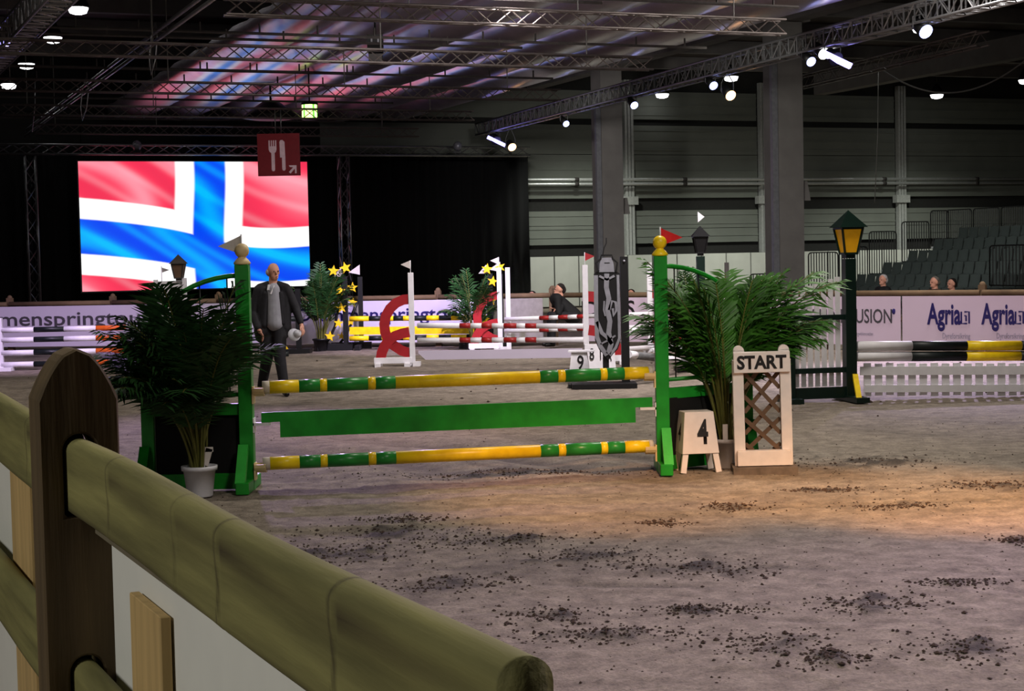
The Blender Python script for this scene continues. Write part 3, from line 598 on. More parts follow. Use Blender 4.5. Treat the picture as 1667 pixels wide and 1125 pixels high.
p = Vector((G(1186, 762).x, Rp.y+.13, 0)); rp_ = palm(p, 'large green palm in a grey pot between number four and the START sign', 1.7, 46, (.125, .24, 'pot_grey'), 11, .7, 1.15, (.35, 1.6), 'leaf_lit', lean=.07, nl=34, wid=.0115, ll=.34, lens=[1.12, 1.16, 1.18, 1.16, 1.12, 1.1], az=lambda k, r: r.uniform(-.15, PI+.15), extra=((.1, 5, 1.1), (.0, 4, 1.28), (3.0, 2, 1.2), (.35, 5, 1.05), (2.9, 3, 1.0), (.2, 3, 1.2)))
MB().box((-.03, -.08, .29), (.04, .012, .14)).build('plant_tag', 'offwhite', rp_, label='white plant tag stuck in the pot')
p = G(523, 572); palm(p, 'darker potted palm far back beside the star standard left of the arena fence letters', 1.2, 24, (.16, .25, 'black'), 21, .5, 1.25, (.2, 1.5), 'leaf', wid=.018, nl=18)
p = G(772, 571); palm(p, 'small palm far back behind the second red ring standard', 1.2, 20, (.15, .22, 'black'), 25, .5, 1.15, (.3, 1.8), 'leaf', wid=.018, nl=18)
p = G(1140, 590)+Vector((0, .6, 0)); palm(p, 'drooping palm half hidden behind the right green standard', 1.3, 14, (.15, .22, 'black'), 29, .5, 1.15, (.2, 1.2), 'leaf', wid=.015, nl=18)
# ---- lantern gate
def lantern(parent, x, y, z, k=1.0, m1='dark_green_black', m2='lantern_yellow'):
    b_ = MB(); q = [(-.075*k, z), (.075*k, z), (.125*k, z+.29*k), (-.125*k, z+.29*k)]
    for sx in (-1, 1):
        for sy in (-1, 1): b_.bar((x+sx*.075*k, y+sy*.075*k, z), (x+sx*.125*k, y+sy*.125*k, z+.29*k), .022*k, .022*k)
    b_.box((x, y, z+.29*k), (.27*k, .27*k, .025*k)); b_.box((x, y, z), (.17*k, .17*k, .025*k)); b_.box((x, y, z-.03*k), (.11*k, .11*k, .05*k)); lan = b_.build('lantern', m1, parent)
    b_ = MB(); b_.add([(x-.07*k, y-.07*k, z), (x+.07*k, y-.07*k, z), (x+.07*k, y+.07*k, z), (x-.07*k, y+.07*k, z), (x-.115*k, y-.115*k, z+.28*k), (x+.115*k, y-.115*k, z+.28*k), (x+.115*k, y+.115*k, z+.28*k), (x-.115*k, y+.115*k, z+.28*k)],
                      [(3, 2, 1, 0), (4, 5, 6, 7), (0, 1, 5, 4), (1, 2, 6, 5), (2, 3, 7, 6), (3, 0, 4, 7)]); b_.build('pane', m2, lan)
    b_ = MB(); e = .17*k; b_.add([(x-e, y-e, z+.30*k), (x+e, y-e, z+.30*k), (x+e, y+e, z+.30*k), (x-e, y+e, z+.30*k), (x, y, z+.5*k)], [(3, 2, 1, 0), (0, 1, 4), (1, 2, 4), (2, 3, 4), (3, 0, 4)]); b_.build('roof', m1, lan)
gp = G(1384, 652); gl = G(1284, 656); gt = TH('lantern_wing', 'tall dark green gate standard with a yellow lantern and white pickets', 'jump standard', (gp.x, gp.y, 0), math.atan2(gl.y-gp.y, gl.x-gp.x)+PI)
gw = (gl-gp).length; s_ = F/gp.y
MB().box((0, 0, .82), (.13, .13, 1.64)).build('post', 'dark_green_black', gt, bevel=.006); MB().box((-gw, 0, .57), (.13, .13, 1.14)).build('post', 'dark_green_black', gt, bevel=.006)
for z, hh_ in ((.1, .13), (.36, .06), (.97, .06)): MB().box((-gw/2, 0, z), (gw-.1, .05, hh_)).build('rail', 'dark_green_black', gt)
for i in range(7):
    x = -gw+.12+.085*i; MB().box((x, .05, .17+(.56+.012*i)), (.055, .02, 1.12+.024*i)).build('picket', 'white', gt)
MB().box((0, -.03, .03), (.16, .7, .06)).build('foot', 'dark_green_black', gt); MB().box((-gw, -.03, .03), (.16, .5, .06)).build('foot', 'dark_green_black', gt)
MB().bar((-.02, -.3, .04), (.03, -.08, .3), .06, .04).build('brace', 'yellow', gt, label='yellow foot brace')
lantern(gt, 0, 0, 1.70)
Yg = gp.y+.02
for k, (y0, lab) in enumerate(((563.5, 'upper'), (580.5, 'lower'))):
    q0 = at(1394, y0, Yg); q1 = at(1740, y0-1.2, Yg+.4); e = lambda x: fr(x, 1394, 1740)
    pole('jump_pole', q0, q1, .057, [(e(1482-k), 'white'), (e(1571-k), 'pole_black'), (e(1660-k), 'yellow'), (1, 'pole_black')], lab+' of two white, black and yellow poles right of the lantern gate')
pk = TH('picket_panel', 'low white picket filler hanging under the poles right of the lantern gate', 'jump filler', at(1540, 620, Yg+.05)); Yp = Yg+.05
for i in range(16):
    px = 1412+18.2*i; a = at(px, 591+(i % 2), Yp); b_ = at(px, 645-(i % 3), Yp); MB().box((a+b_)/2, (.085, .02, a.z-b_.z)).build('picket', 'white', pk, world=True)
for yy, h_ in ((604, .10), (633, .085)):
    a = at(1400 if yy < 610 else 1408, yy, Yp-.02); b_ = at(1710, yy-1.5, Yp-.02); MB().bar(a, b_, .02, h_).build('board', 'white', pk, world=True)
# ---- left far jump
YF = G(3, 604).y
lj = G(3, 604); t = TH('jump_standard', 'thin white jump standard at the left edge of the picture', 'jump standard', (lj.x, lj.y, 0)); MB().box((0, 0, .45), (.07, .07, .9)).build('post', 'white', t); MB().box((0, 0, .03), (.4, .3, .06)).build('foot', 'white', t)
for k, (y0, lab) in enumerate(((538, 'topmost'), (554, 'second from top'), (575, 'third from top'), (594, 'lowest'))):
    q0 = at(3, y0, YF); q1 = at(262, y0-6, YF+.15); e = lambda x: fr(x, 3, 262)
    pole('jump_pole', q0, q1, .046, [(e(55), 'white'), (e(104), 'pole_black'), (e(156), 'white'), (e(205), 'orange'), (1, 'white')], lab+' of four white, black and orange poles at the left')
g2 = G(283, 604); t = TH('lantern_wing', 'white panelled jump standard with a small lantern behind the left palm', 'jump standard', (g2.x, g2.y, 0)); s2 = F/g2.y
MB().box((-.25, 0, .75), (.06, .08, 1.5)).build('post', 'white', t); MB().box((.22, 0, .76), (.06, .08, 1.52)).build('post', 'white', t); MB().box((0, .03, .85), (.5, .03, 1.25)).build('panel', 'white', t); MB().box((0, 0, .03), (.62, .5, .06)).build('foot', 'white', t)
lantern(t, .13, 0, 1.52, .78, 'steel_dark', 'lattice')
fg = G(262, 602); t = TH('marker_flag', 'tiny grey pennant in front of the screen left of the small lantern', 'flag', (fg.x, fg.y+.3, 0)); MB().tube([(0, 0, 0), (0, 0, 1.72)], .008, 6).build('flag_stick', 'white', t); MB().prism([(0, 0), (0, .09), (.13, .045)], (0, 0, 1.61), (1, 0, 0), (0, 0, 1), (0, .006, 0)).build('flag', 'banner_grey', t)
# ---- ring standards
def ring_standard(P, s, label, flagm, fd, ht=1.53, sc=1.0, posts=(0,)):
    """white post with red ring boards reaching out to the side s"""
    t = TH('ring_standard', label, 'jump standard', (P.x, P.y, 0))
    for q in posts: MB().box((q, 0, ht/2), (.088, .088, ht)).build('post', 'white', t, bevel=.003)
    X = lambda px: s*(676-px)/100.0*sc; Z_ = lambda py: (597-py)/100.0*sc
    b1 = [(676, 487), (663, 488), (651, 493), (641, 502), (634, 514), (631, 527), (632, 540), (636, 551), (645, 562), (658, 571), (676, 577)]
    b2 = [(624, 585), (626, 574), (631, 563), (638, 554), (648, 547), (660, 543), (672, 541)]
    for k, bnd in enumerate((b1, b2)): MB().strip([(X(a), Z_(b_)) for a, b_ in bnd], .165*sc, (0, -.05-.03*k+.03, 0), (1, 0, 0), (0, 0, 1), (0, .028, 0)).build('ring_board', 'ring_red', t)
    MB().box((s*.32*sc, 0, .1), (.62*sc, .12, .1)).build('base', 'white', t, bevel=.004)
    for x in (.08, .56): MB().box((s*x*sc, 0, .03), (.09, .5, .06)).build('foot', 'white', t)
    MB().box((-s*.07, 0, .035), (.12, .3, .07)).build('foot', 'white', t)
    if flagm:
        fst = MB().tube([(0, 0, ht), (0, 0, ht+.2)], .007, 6).build('flag_stick', 'white', t)
        MB().prism([(0, .06), (0, .2), (fd*.16, .135)], (0, -.003, ht), (1, 0, 0), (0, 0, 1), (0, .006, 0)).build('flag', flagm, fst)
    return t
r1 = G(672, 596); ring_standard(r1, -1, 'white jump standard with dark red ring boards and a pale flag left of centre', 'offwhite', -1)
r2 = G(955, 594); ring_standard(r2, 1, 'white jump standard with red flag, its red rings hidden behind the black shield', 'ring_red', 1, 1.6)
r3 = G(815, 571); ring_standard(r3, -1, 'farther twin-post white standard with red rings and a starry pale flag', 'offwhite', -1, 1.56, .95, (0, .16))
r4 = G(1059, 573); ring_standard(r4, 1, 'white standard with red rings peeking out behind the right green post', None, 1, 1.6, .95)
def px_poles(rows, x0, x1, Y0, Y1, r, segs, labs):
    for (y0, y1), lab in zip(rows, labs):
        q0 = at(x0, y0, Y0); q1 = at(x1, y1, Y1); pole('jump_pole', q0, q1, r, [(fr(e, x0, x1), m_) for e, m_ in segs], lab)
rs = [(750, 'white'), (768, 'pole_red'), (786, 'white'), (803, 'pole_red'), (822, 'white'), (843, 'pole_red'), (857, 'white'), (875, 'pole_red'), (950, 'white')]
px_poles([(530, 531), (554, 553)], 680, 950, r1.y-.1, r2.y-.1, .043, rs, ['upper front red and white pole between the ring standards', 'lower front red and white pole between the ring standards'])
rs = [(881, 'white'), (897, 'pole_red'), (912, 'white'), (928, 'pole_red'), (943, 'white'), (958, 'pole_red'), (1056, 'white')]
px_poles([(520, 511), (539, 532)], 822, 1056, r3.y-.1, r4.y-.1, .04, rs, ['upper rear pole, mostly white with red bands, of the ring jump', 'lower rear pole, mostly white with red bands, of the ring jump'])
q0 = at(681, 571, r1.y-.05); q1 = at(948, 567, r2.y-.05); u = (q1-q0); Lw = u.length; u.normalize()
o = MB().prism([(0, 0), (Lw, 0), (Lw, -.04), (Lw-.12, -.15), (.12, -.15), (0, -.04)], q0, u, Zv, (0, .03, 0)).build('jump_plank', 'banner'); tag(o, 'pale grey plank low between the front ring standards', 'jump plank')
# ---- star standards and black yellow poles
def star(parent, c, r, rot, m_='star'):
    MB().prism([((r if k % 2 == 0 else r*.42)*math.sin(PI*k/5+rot), (r if k % 2 == 0 else r*.42)*math.cos(PI*k/5+rot)) for k in range(10)], c, (1, 0, 0), (0, 0, 1), (0, -.02, 0)).build('star', m_, parent, world=True)
def star_standard(P, x2, label, stars, top=1.45, dy=.55):
    t = TH('star_standard', label, 'jump standard', (P.x, P.y, 0))
    MB().box((0, 0, top/2), (.1, .09, top)).build('post', 'black', t); MB().box((x2, dy, top/2-.02), (.09, .09, top)).build('post', 'black', t)
    b_ = MB().box((-.25, 0, .07), (.75, .1, .14)).box((x2-.2, dy, .07), (.8, .1, .14)).box((-.5, dy/2, .05), (.1, dy+.3, .1)).box((x2/2+.1, dy/2, .05), (.1, dy+.4, .1)); b_.build('base', 'black', t)
    for off, y in ((0, 0), (x2, dy)):
        pts = [(off-.05, y, .95), (off-.17, y, .7), (off-.2, y, .5), (off-.32, y, .25), (off-.45, y, .1)]; MB().tube(pts, .03, 6).build('curved_arm', 'black', t)
    for px, py, r_, a_, dyy in stars: star(t, at(px, py, P.y-.08+dyy), r_, a_)
    MB().prism([(0, 0), (0, .2), (-.22, .05)], (x2+.0, dy, top+.02), (1, 0, 0), (0, 0, 1), (0, .006, 0)).build('flag', 'offwhite', t); MB().prism([(-.2, 0), (0, 0), (-.05, .17)], (-.02, .01, top+.0), (1, 0, 0), (0, 0, 1), (0, .006, 0)).build('flag', 'offwhite', t)
    return t
sp_ = G(564, 571)
star_standard(sp_, .25, 'black star-covered standard between the far palm and the left red rings', [(543, 441, .115, .1, 0), (562.5, 436, .12, -.25, 0), (553, 473, .115, .15, 0), (574, 468, .11, .05, .3), (556, 501, .11, -.1, 0), (574, 492, .1, .2, .4), (551, 526, .1, .1, 0), (571, 524, .09, 0, .4), (537, 547.5, .11, .1, 0), (556, 547, .09, .1, .4)])
sp2 = G(800, 567)
star_standard(sp2, .2, 'black star-covered standard behind the farther red ring standard', [(793, 438, .115, .1, 0), (814, 435, .11, -.3, 0), (802, 458, .11, .2, 0), (800, 490, .1, 0, .3), (790, 520, .1, .1, 0)])
ys_ = [(600, 'yellow'), (622, 'pole_black'), (640, 'yellow'), (660, 'pole_black'), (697, 'pole_black'), (716, 'yellow'), (736, 'pole_black'), (752, 'yellow'), (775, 'pole_black')]
ys_ = [(601, 'yellow'), (622, 'pole_black'), (641, 'yellow'), (657, 'pole_black'), (668, 'yellow'), (695, 'pole_black'), (715, 'yellow'), (735, 'pole_black'), (760, 'yellow'), (790, 'pole_black')]
px_poles([(519, 517), (551, 548)], 569, 790, sp_.y-.1, sp2.y-.1, .05, ys_, ['upper black and yellow pole beside the star standard', 'lower black and yellow pole beside the star standard'])
q0 = at(569, 532, sp_.y-.06); q1 = at(790, 530, sp2.y-.06); o = MB().bar(q0-Zv*.08, q1-Zv*.08, .03, .15).build('jump_plank', 'yellow'); tag(o, 'plain yellow plank between the black and yellow poles', 'jump plank')
sl = G(436, 577); t = TH('star_standard', 'black standard with a yellow star foot behind the walking man', 'jump standard', (sl.x+.45, sl.y, 0))
MB().box((.15, 0, .62), (.1, .09, 1.24)).build('post', 'black', t); MB().box((.0, 0, .05), (.75, .4, .1)).build('base', 'black', t); MB().bar((-.22, -.1, .32), (-.05, -.1, .08), .09, .03).build('star_arm', 'star', t)
pole('jump_pole', at(380, 521, sl.y), at(484, 519, sl.y), .05, [(.3, 'yellow'), (.5, 'pole_black'), (.7, 'yellow'), (1, 'pole_black')], 'short stretch of black and yellow pole seen left of the walking man, upper')
pole('jump_pole', G(375, 583)+Zv*.06, G(470, 581)+Zv*.06, .05, [(.35, 'yellow'), (.6, 'tip'), (1, 'pole_black')], 'black and yellow pole lying low behind the walking man')
# ---- black shield standard
sb = G(1019, 629); sh_ = TH('shield_standard', 'black pillar standard bearing a long pointed black and silver shield', 'jump standard', (sb.x, sb.y, 0)); k_ = F/sb.y
MB().box((0, 0, .86), (.105, .1, 1.72)).build('post', 'black', sh_); MB().ball((0, -.055, 1.66), .018, 6).build('post_cap', 'silver', sh_)
MB().box((-.30, 0, .16), (.75, .12, .12)).box((-.3, -.1, .03), (.85, .5, .06)).build('base', 'black', sh_); MB().box((-.26, .0, .35), (.08, .06, .4)).build('support', 'black', sh_)
ol = [(-.17, .98), (-.17, .1), (-.12, -.02), (-.06, -.09), (0, -.17), (.06, -.09), (.13, -.02), (.17, .1), (.17, .98), (.1, 1.03), (-.1, 1.03)]
zc = .52; MB().prism([(a, b_) for a, b_ in ol], (-.23, -.05, zc), (1, 0, 0), (0, 0, 1), (0, .05, 0)).build('shield', 'black', sh_)
def line(pl, w_, m_='silver', nm='silver_ornament'): MB().strip([(a, b_) for a, b_ in pl], w_, (-.23, -.062, zc), (1, 0, 0), (0, 0, 1), (0, .012, 0)).build(nm, m_, sh_)
line([(-.145, .96), (-.15, .5), (-.145, .15), (-.1, .02), (-.02, -.1)], .055); line([(.145, .96), (.15, .5), (.15, .12), (.1, 0), (.02, -.1)], .035)
line([(.0, .98), (-.01, .8), (.02, .65), (.0, .5), (.03, .35), (.01, .2), (.04, .05), (0, -.08)], .065); line([(.02, .5), (.06, .62), (.11, .6), (.12, .5), (.08, .42), (.07, .52)], .035)
line([(-.14, .35), (-.08, .2), (-.01, .14), (.05, .05)], .05); line([(-.1, .05), (0, .1), (.1, .16)], .022); line([(-.04, .62), (-.05, .5), (-.03, .42)], .02); line([(-.1, .95), (0, .9), (.1, .95)], .03)
MB().prism([(-.1, 1.0), (-.09, 1.12), (-.06, 1.19), (.06, 1.19), (.09, 1.12), (.1, 1.0)], (-.23, -.06, zc), (1, 0, 0), (0, 0, 1), (0, .02, 0)).build('crest', 'silver', sh_)
line([(-.12, 1.0), (-.14, 1.12), (-.08, 1.17), (-.07, 1.22), (.07, 1.22), (.08, 1.17), (.14, 1.12), (.12, 1.0)], .025, 'black', 'crest_frame'); line([(-.05, 1.22), (-.03, 1.32), (0, 1.38), (0, 1.45)], .015, 'black', 'crest_frame'); line([(-.03, 1.12), (.04, 1.12)], .012, 'black', 'crest_frame')
q = G(1143, 604); rt = TH('lantern_wing', 'dark narrow lantern standard seen through the fronds of the right palm', 'jump standard', (q.x, q.y, 0)); MB().box((0, 0, .85), (.12, .1, 1.7)).build('post', 'dark_green_black', rt); MB().box((0, 0, .03), (.8, .5, .06)).build('foot', 'black', rt); lantern(rt, 0, 0, 1.75, .8, 'black', 'black')
MB().box((.4, .1, .8), (.06, .06, 1.6)).build('post', 'steel_dark', rt); MB().prism([(0, 0), (0, .16), (.1, .08)], (-.03, 0, 2.2), (1, 0, 0), (0, 0, 1), (0, .006, 0)).build('flag', 'white', rt)
gs = [(.12, 'white'), (.22, 'pole_grey'), (.42, 'pole_grey'), (.52, 'white'), (.66, 'white'), (.8, 'pole_grey'), (.88, 'white'), (1, 'pole_grey')]
gs = [(.08, 'white'), (.36, 'pole_grey'), (.62, 'white'), (.78, 'pole_grey'), (.86, 'white'), (1, 'pole_grey')]
for (y0, y1), lab in zip(((541, 529), (577, 592)), ('upper', 'lower')): pole('jump_pole', at(1024, y0, sb.y), at(1150, y1, q.y-.1 if lab == 'upper' else q.y-1.2), .052, gs, lab+' grey and white pole running behind the right green standard')
pole('jump_pole', at(958, 573, r2.y-.1), at(1056, 566, r4.y-.1), .045, [(1, 'white')], 'plain white pole passing low behind the black pillar')
nx9 = G(944, 622); t = TH('number_box', 'white box with number 9 just above the upper front pole', 'jump number marker', (nx9.x, nx9.y, 0), -.1)
MB().add([(-.14, -.12, .1), (.14, -.12, .1), (.14, .12, .1), (-.14, .12, .1), (-.105, -.09, .42), (.105, -.09, .42), (.105, .09, .42), (-.105, .09, .42)], [(3, 2, 1, 0), (4, 5, 6, 7), (0, 1, 5, 4), (1, 2, 6, 5), (2, 3, 7, 6), (3, 0, 4, 7)]).build('body', 'white', t)
MB().box((.03, 0, .43), (.36, .24, .02)).build('lid', 'white', t)
for sx in (-1, 1):
    for sy in (-1, 1): MB().box((sx*.12, sy*.1, .05), (.03, .03, .1)).build('leg', 'white', t)
bpy.context.view_layer.update(); face_text(t, '9', 'number', 'ink', (.02, -.107, .28), (1, 0, 0), (0, .08, 1), .19, .09)
n8 = G(966, 606); t = TH('number_box', 'white box with number 8 behind the number 9 box', 'jump number marker', (n8.x, n8.y, 0), .05)
MB().box((0, 0, .24), (.3, .22, .36), taper=.88).build('body', 'white', t); MB().box((0, .05, .05), (.28, .2, .1)).build('leg', 'white', t); bpy.context.view_layer.update(); face_text(t, '8', 'number', 'ink', (-.03, -.116, .28), (1, 0, 0), (0, .08, 1), .17, .07); face_text(t, 'I', 'number', 'ink', (.1, -.116, .28), (1, 0, 0), (0, .08, 1), .17, .015)
n1a = G(986, 605); t = TH('number_box', 'white board with letter A partly hidden by the black shield', 'jump number marker', (n1a.x+.02, n1a.y+.1, 0), .05)
MB().box((0, 0, .22), (.26, .2, .34), taper=.88).build('body', 'white', t); MB().box((0, .05, .04), (.24, .18, .1)).build('leg', 'white', t); bpy.context.view_layer.update(); face_text(t, 'A', 'number', 'ink', (.02, -.105, .25), (1, 0, 0), (0, .08, 1), .17, .1)
sbq = G(968, 632); o = MB().box((sbq.x+.0, sbq.y+.2, .02), (.68, .3, .06)).build('base_block', 'black'); tag(o, 'low black block on the sand under the upper front pole', 'block')
# ================================================================== FENCE, BANNERS
P0 = Vector((-12.8, 35.2, 0)); P1 = Vector((.8, 32.6, 0)); P2 = Vector((13.6, 23.4, 0)); P2 = Vector((.8, 32.6, 0))+(Vector((9.52, 26.6, 0))-P1)*1.35
def fence_run(A_, B_, label, n):
    t = TH('arena_fence', label, 'fence', (A_+B_)/2); u = (B_-A_).normalized(); nrm = Vector((-u.y, u.x, 0)); L = (B_-A_).length
    for k in range(n+1):
        p = A_+u*L*k/n; MB().box(p+Zv*.56+nrm*.07, (.12, .1, 1.12), rz=math.atan2(u.y, u.x)).ball(p+Zv*1.12+nrm*.07, (.055, .05, .06), 8).build('post', 'fence_brown', t, world=True)
        if k < n:
            for z in (.99, .55): MB().tube([p+Zv*z+u*.02, p+u*(L/n-.02)+Zv*z], .05, 8).build('rail', 'fence_brown', t, world=True)
    return t
fence_run(P0, P1, 'far left run of brown wooden arena fence with banners along it', 6); fence_run(P1, P2, 'right run of brown wooden arena fence under the bleachers', 5)
def fx(px, A_, B_):   # distance along run hit by pixel column
    u = (B_-A_).normalized(); n = Vector((-u.y, u.x, 0)); r = ray(px, 500); p = CAM+r*((A_-CAM).dot(n)/r.dot(n)); return (p-A_).dot(u)
def banner(A_, B_, x0, x1, m_, label):
    u = (B_-A_).normalized(); n = Vector((u.y, -u.x, 0)); c = A_+u*(x0+x1)/2+n*.07
    o_ = TH('banner', label, 'banner', c+Zv*.1, math.atan2(u.y, u.x)); MB().box((0, 0, .42), (x1-x0-.03, .012, .84)).build('sheet', m_, o_); return o_, u, n
def btext(b_, A_, B_, s, px0, px1, ybase, htpx, m_, nm='lettering', bold=.012):
    o_, u, n = b_; x0, x1 = fx(px0, A_, B_), fx(px1, A_, B_); p = A_+u*x0+n*.085; Yd = p.y; z = CAM.z+ray(px0, ybase).z*(Yd/ray(px0, ybase).y)
    bpy.context.view_layer.update(); return text(s, nm, m_, p+Zv*z, u, Zv, htpx*Yd/F, x1-x0, o_, bold=bold)
xs = [fx(-130, P0, P1), fx(252, P0, P1), fx(484, P0, P1), fx(795, P0, P1), fx(894, P0, P1)]
b1 = banner(P0, P1, xs[0], xs[1], 'banner', 'pale banner with dark lettering at the far left behind the orange poles')
btext(b1, P0, P1, 'Drammenspringtour', -92, 250, 532, 22, 'banner_ink')
b2 = banner(P0, P1, xs[1], xs[2], 'banner', 'plain pale banner behind the walking man and the left palm')
b3 = banner(P0, P1, xs[2], xs[3], 'banner', 'pale lavender banner with dark lettering behind the red rings')
btext(b3, P0, P1, 'Drammenspringtour', 487, 760, 523, 20, 'navy')
b4 = banner(P0, P1, xs[3], xs[4]-.1, 'banner_grey', 'grey blank banner below the end of the black drape')
ys = [fx(950, P1, P2), fx(1130, P1, P2), fx(1260, P1, P2), fx(1470, P1, P2), fx(1700, P1, P2)]
b5 = banner(P1, P2, ys[0], ys[1], 'banner_pink', 'pinkish banner with large dark letters behind the black shield')
btext(b5, P1, P2, 'ID', 951, 977, 514, 24, 'ink'); btext(b5, P1, P2, 'S', 1023, 1037, 514, 25, 'ink')
b6 = banner(P1, P2, ys[1], ys[2], 'banner_pink', 'blank pale banner behind the right palm')
b7 = banner(P1, P2, ys[2], ys[3], 'banner_pink', 'pink banner with thin dark letters right of the lantern gate')
btext(b7, P1, P2, 'EQUINE FUSION', 1312, 1455, 525, 22, 'banner_ink'); x = fx(1458, P1, P2); u = (P2-P1).normalized(); n = Vector((u.y, -u.x, 0)); p = P1+u*x+n*.085
MB().ball((p.x, p.y, CAM.z+ray(1458, 507).z*(p.y/ray(1458, 507).y)), (.035, .01, .05), 8).build('dot', 'navy', b7[0], world=True)
btext(b7, P1, P2, 'ridingwithinnovation', 1392, 1424, 546, 6, 'ink_faint')
b8 = banner(P1, P2, ys[3], ys[4], 'banner_pink', 'pink banner at the right edge with bold navy lettering and a square emblem')
for x0_ in (1512, 1600):
    btext(b8, P1, P2, 'Agria', x0_, x0_+55, 527, 33, 'navy', bold=.028); btext(b8, P1, P2, 'Dyreforsikring', x0_+25, x0_+70, 551, 9, 'ink_faint')
    xa, xb = fx(x0_+55, P1, P2), fx(x0_+69, P1, P2); p = P1+u*(xa+xb)/2+n*.08; zc_ = CAM.z+ray(x0_+60, 517).z*(p.y/ray(x0_+60, 517).y); w_ = xb-xa; hh_ = .2
    e = MB(); L_ = lambda pl, w2: e.strip([(a*w_, b_*hh_) for a, b_ in pl], w2, p+Zv*zc_, u, Zv, n*.008)
    L_([(-.45, .5), (-.45, -.5), (.2, -.5)], .028); L_([(-.1, .48), (.45, .48), (.45, -.5)], .028); L_([(-.1, .15), (.1, .15), (.1, -.3)], .025); e.build('emblem', 'navy', b8[0], world=True)
# ================================================================== BLEACHERS
O = at(1392, 470, 51.0)-bb*1.5; O.z = 0; along = -dd; up_ = bb
stand = TH('bleacher_stand', 'stepped grey bleacher stand at the right under the rows of seats', 'bleachers', O)
rows = [(1330, 462, 1667, 452), ]
tops = [(1392, 463), (1392, 445), (1434, 427), (1487, 408), (1532, 391), (1545, 376)]
# row geometry from the far end of each row: step back and up
step_b, rise, z0 = .95, .345, -.29
ends_ = []
for i in range(6):
    base = O+up_*step_b*i
    ends_.append(base)
for i, base in enumerate(ends_):
    z = z0+rise*i; Ls = 14
    # platform tread, riser
    MB().box(base+along*Ls/2+up_*.4+Zv*(z+.34), (.82, Ls, .06), rz=yaw).box(base+along*Ls/2+Zv*(z+.2), (.04, Ls, .33), rz=yaw).build('step', 'steel_dark', stand, world=True)
    if i: MB().box(base+up_*.15-along*.2+Zv*(z+.36), (.5, .5, .07), rz=yaw).build('stair_tread', 'step_white', stand, world=True)
ORD = 'first second third fourth fifth sixth seventh eighth ninth tenth eleventh twelfth thirteenth fourteenth fifteenth sixteenth seventeenth eighteenth nineteenth twentieth twenty-first twenty-second twenty-third'.split()
seat0 = None; nm = ['front row', 'second row', 'third row', 'fourth row', 'fifth row', 'top row']
def mkseat(label):
    t = TH('tip_up_seat', label, 'seat', (0, 0, 0), yaw)
    # faces -x (local), back towards +x
    MB().box((0, 0, .22), (.40, .44, .06), R=Matrix.Rotation(-.05, 3, 'Y')).build('seat', 'seat_grey', t)
    b_ = MB(); b_.add([(.16, -.225, .22), (.2, -.225, .22), (.2, .225, .22), (.16, .225, .22), (.24, -.21, .60), (.27, -.21, .60), (.27, .21, .60), (.24, .21, .60), (.27, 0, .655), (.245, 0, .655)],
        [(3, 2, 1, 0), (0, 1, 5, 4), (1, 2, 6, 5), (2, 3, 7, 6), (3, 0, 4, 7), (4, 5, 8, 9), (6, 7, 9, 8)]); b_.build('backrest', 'seat_grey', t)
    MB().box((.1, 0, .1), (.06, .3, .2)).build('bracket', 'steel_dark', t); return t
for i, base in enumerate(ends_):
    for j in range(22):
        p = base+up_*.35+along*(.3+.5*j)+Zv*(z0+rise*i+.37)
        v = MR.transposed() @ (p-CAM); px = W/2+F*v.x/-v.z
        if px > 1680: break
        if i == 0 and j > 12 : pass
        if seat0 is None: seat0 = mkseat(''); s_ = seat0
        else: s_ = dup(seat0)
        s_.location = p; s_['label'] = 'grey tip-up seat, %s from the left in the %s of the bleachers' % (ORD[j], nm[i]); s_['group'] = 'grey seats, '+nm[i]
# barriers
def barrier(c, uvec, w_, h_, z, label, bars=11, m_='barrier', group=None):
    t = TH('crowd_barrier', label, 'barrier', (c.x, c.y, z), math.atan2(uvec.y, uvec.x), group); r = .05; a = w_/2
    arcp = [(-a, 0, .05), (-a, 0, h_-r*2)]+[(-a+r*2*(1-math.cos(q)), 0, h_-r*2+r*2*math.sin(q)) for q in (PI/6, PI/3, PI/2)]+[(a-r*2*(1-math.cos(q)), 0, h_-r*2+r*2*math.sin(q)) for q in (PI/2, PI/3, PI/6)]+[(a, 0, h_-r*2), (a, 0, .05), (-a, 0, .05)]
    MB().tube(arcp, .02, 6).build('frame', m_, t); 
    for k in range(1, bars): x = -a+w_*k/bars; MB().tube([(x, 0, .05), (x, 0, h_)], .018, 4).build('bar', m_, t)
    return t
def flank(px, pyt, pyb, wpx_, label, Yd=None, bars=9):
    # on the plane through O along bb (far end of the stand)
    P = O+dd*.6; a = onplane(px, pyt, P); b_ = onplane(px+wpx_, pyt, P); lo = onplane(px+wpx_/2, pyb, P).z; barrier((a+b_)/2, bb, (b_-a).dot(bb), (a.z+b_.z)/2-lo, lo, label, bars)
flank(1221, 446, 480, 37, 'dark barrier section left of the larger concrete column', bars=7); flank(1316, 411, 478, 48, 'tall lowest barrier just left of the lantern at the bleacher flank', bars=11)
flank(1366, 402, 470, 46, 'barrier right behind the lantern on the bleacher flank', bars=11); flank(1415, 377, 448, 44, 'second lowest stepped barrier right of the lantern', bars=11); flank(1468, 361, 428, 44, 'middle stepped barrier in front of the pale wall post', bars=11); flank(1515, 343, 400, 29, 'narrow upper stepped barrier at the corner of the bleachers', bars=8)
bk = ends_[5]+up_*.9+along*0
for k in range(5):
    c = bk+along*(-.35+1.35*k); barrier(c, along, 1.25, 1.15, z0+rise*5+.4, 'dark barrier behind the top seat row, %s from the left' % ORD[k], 12, group='barriers behind the top seat row')
fb = ends_[0]-up_*.5
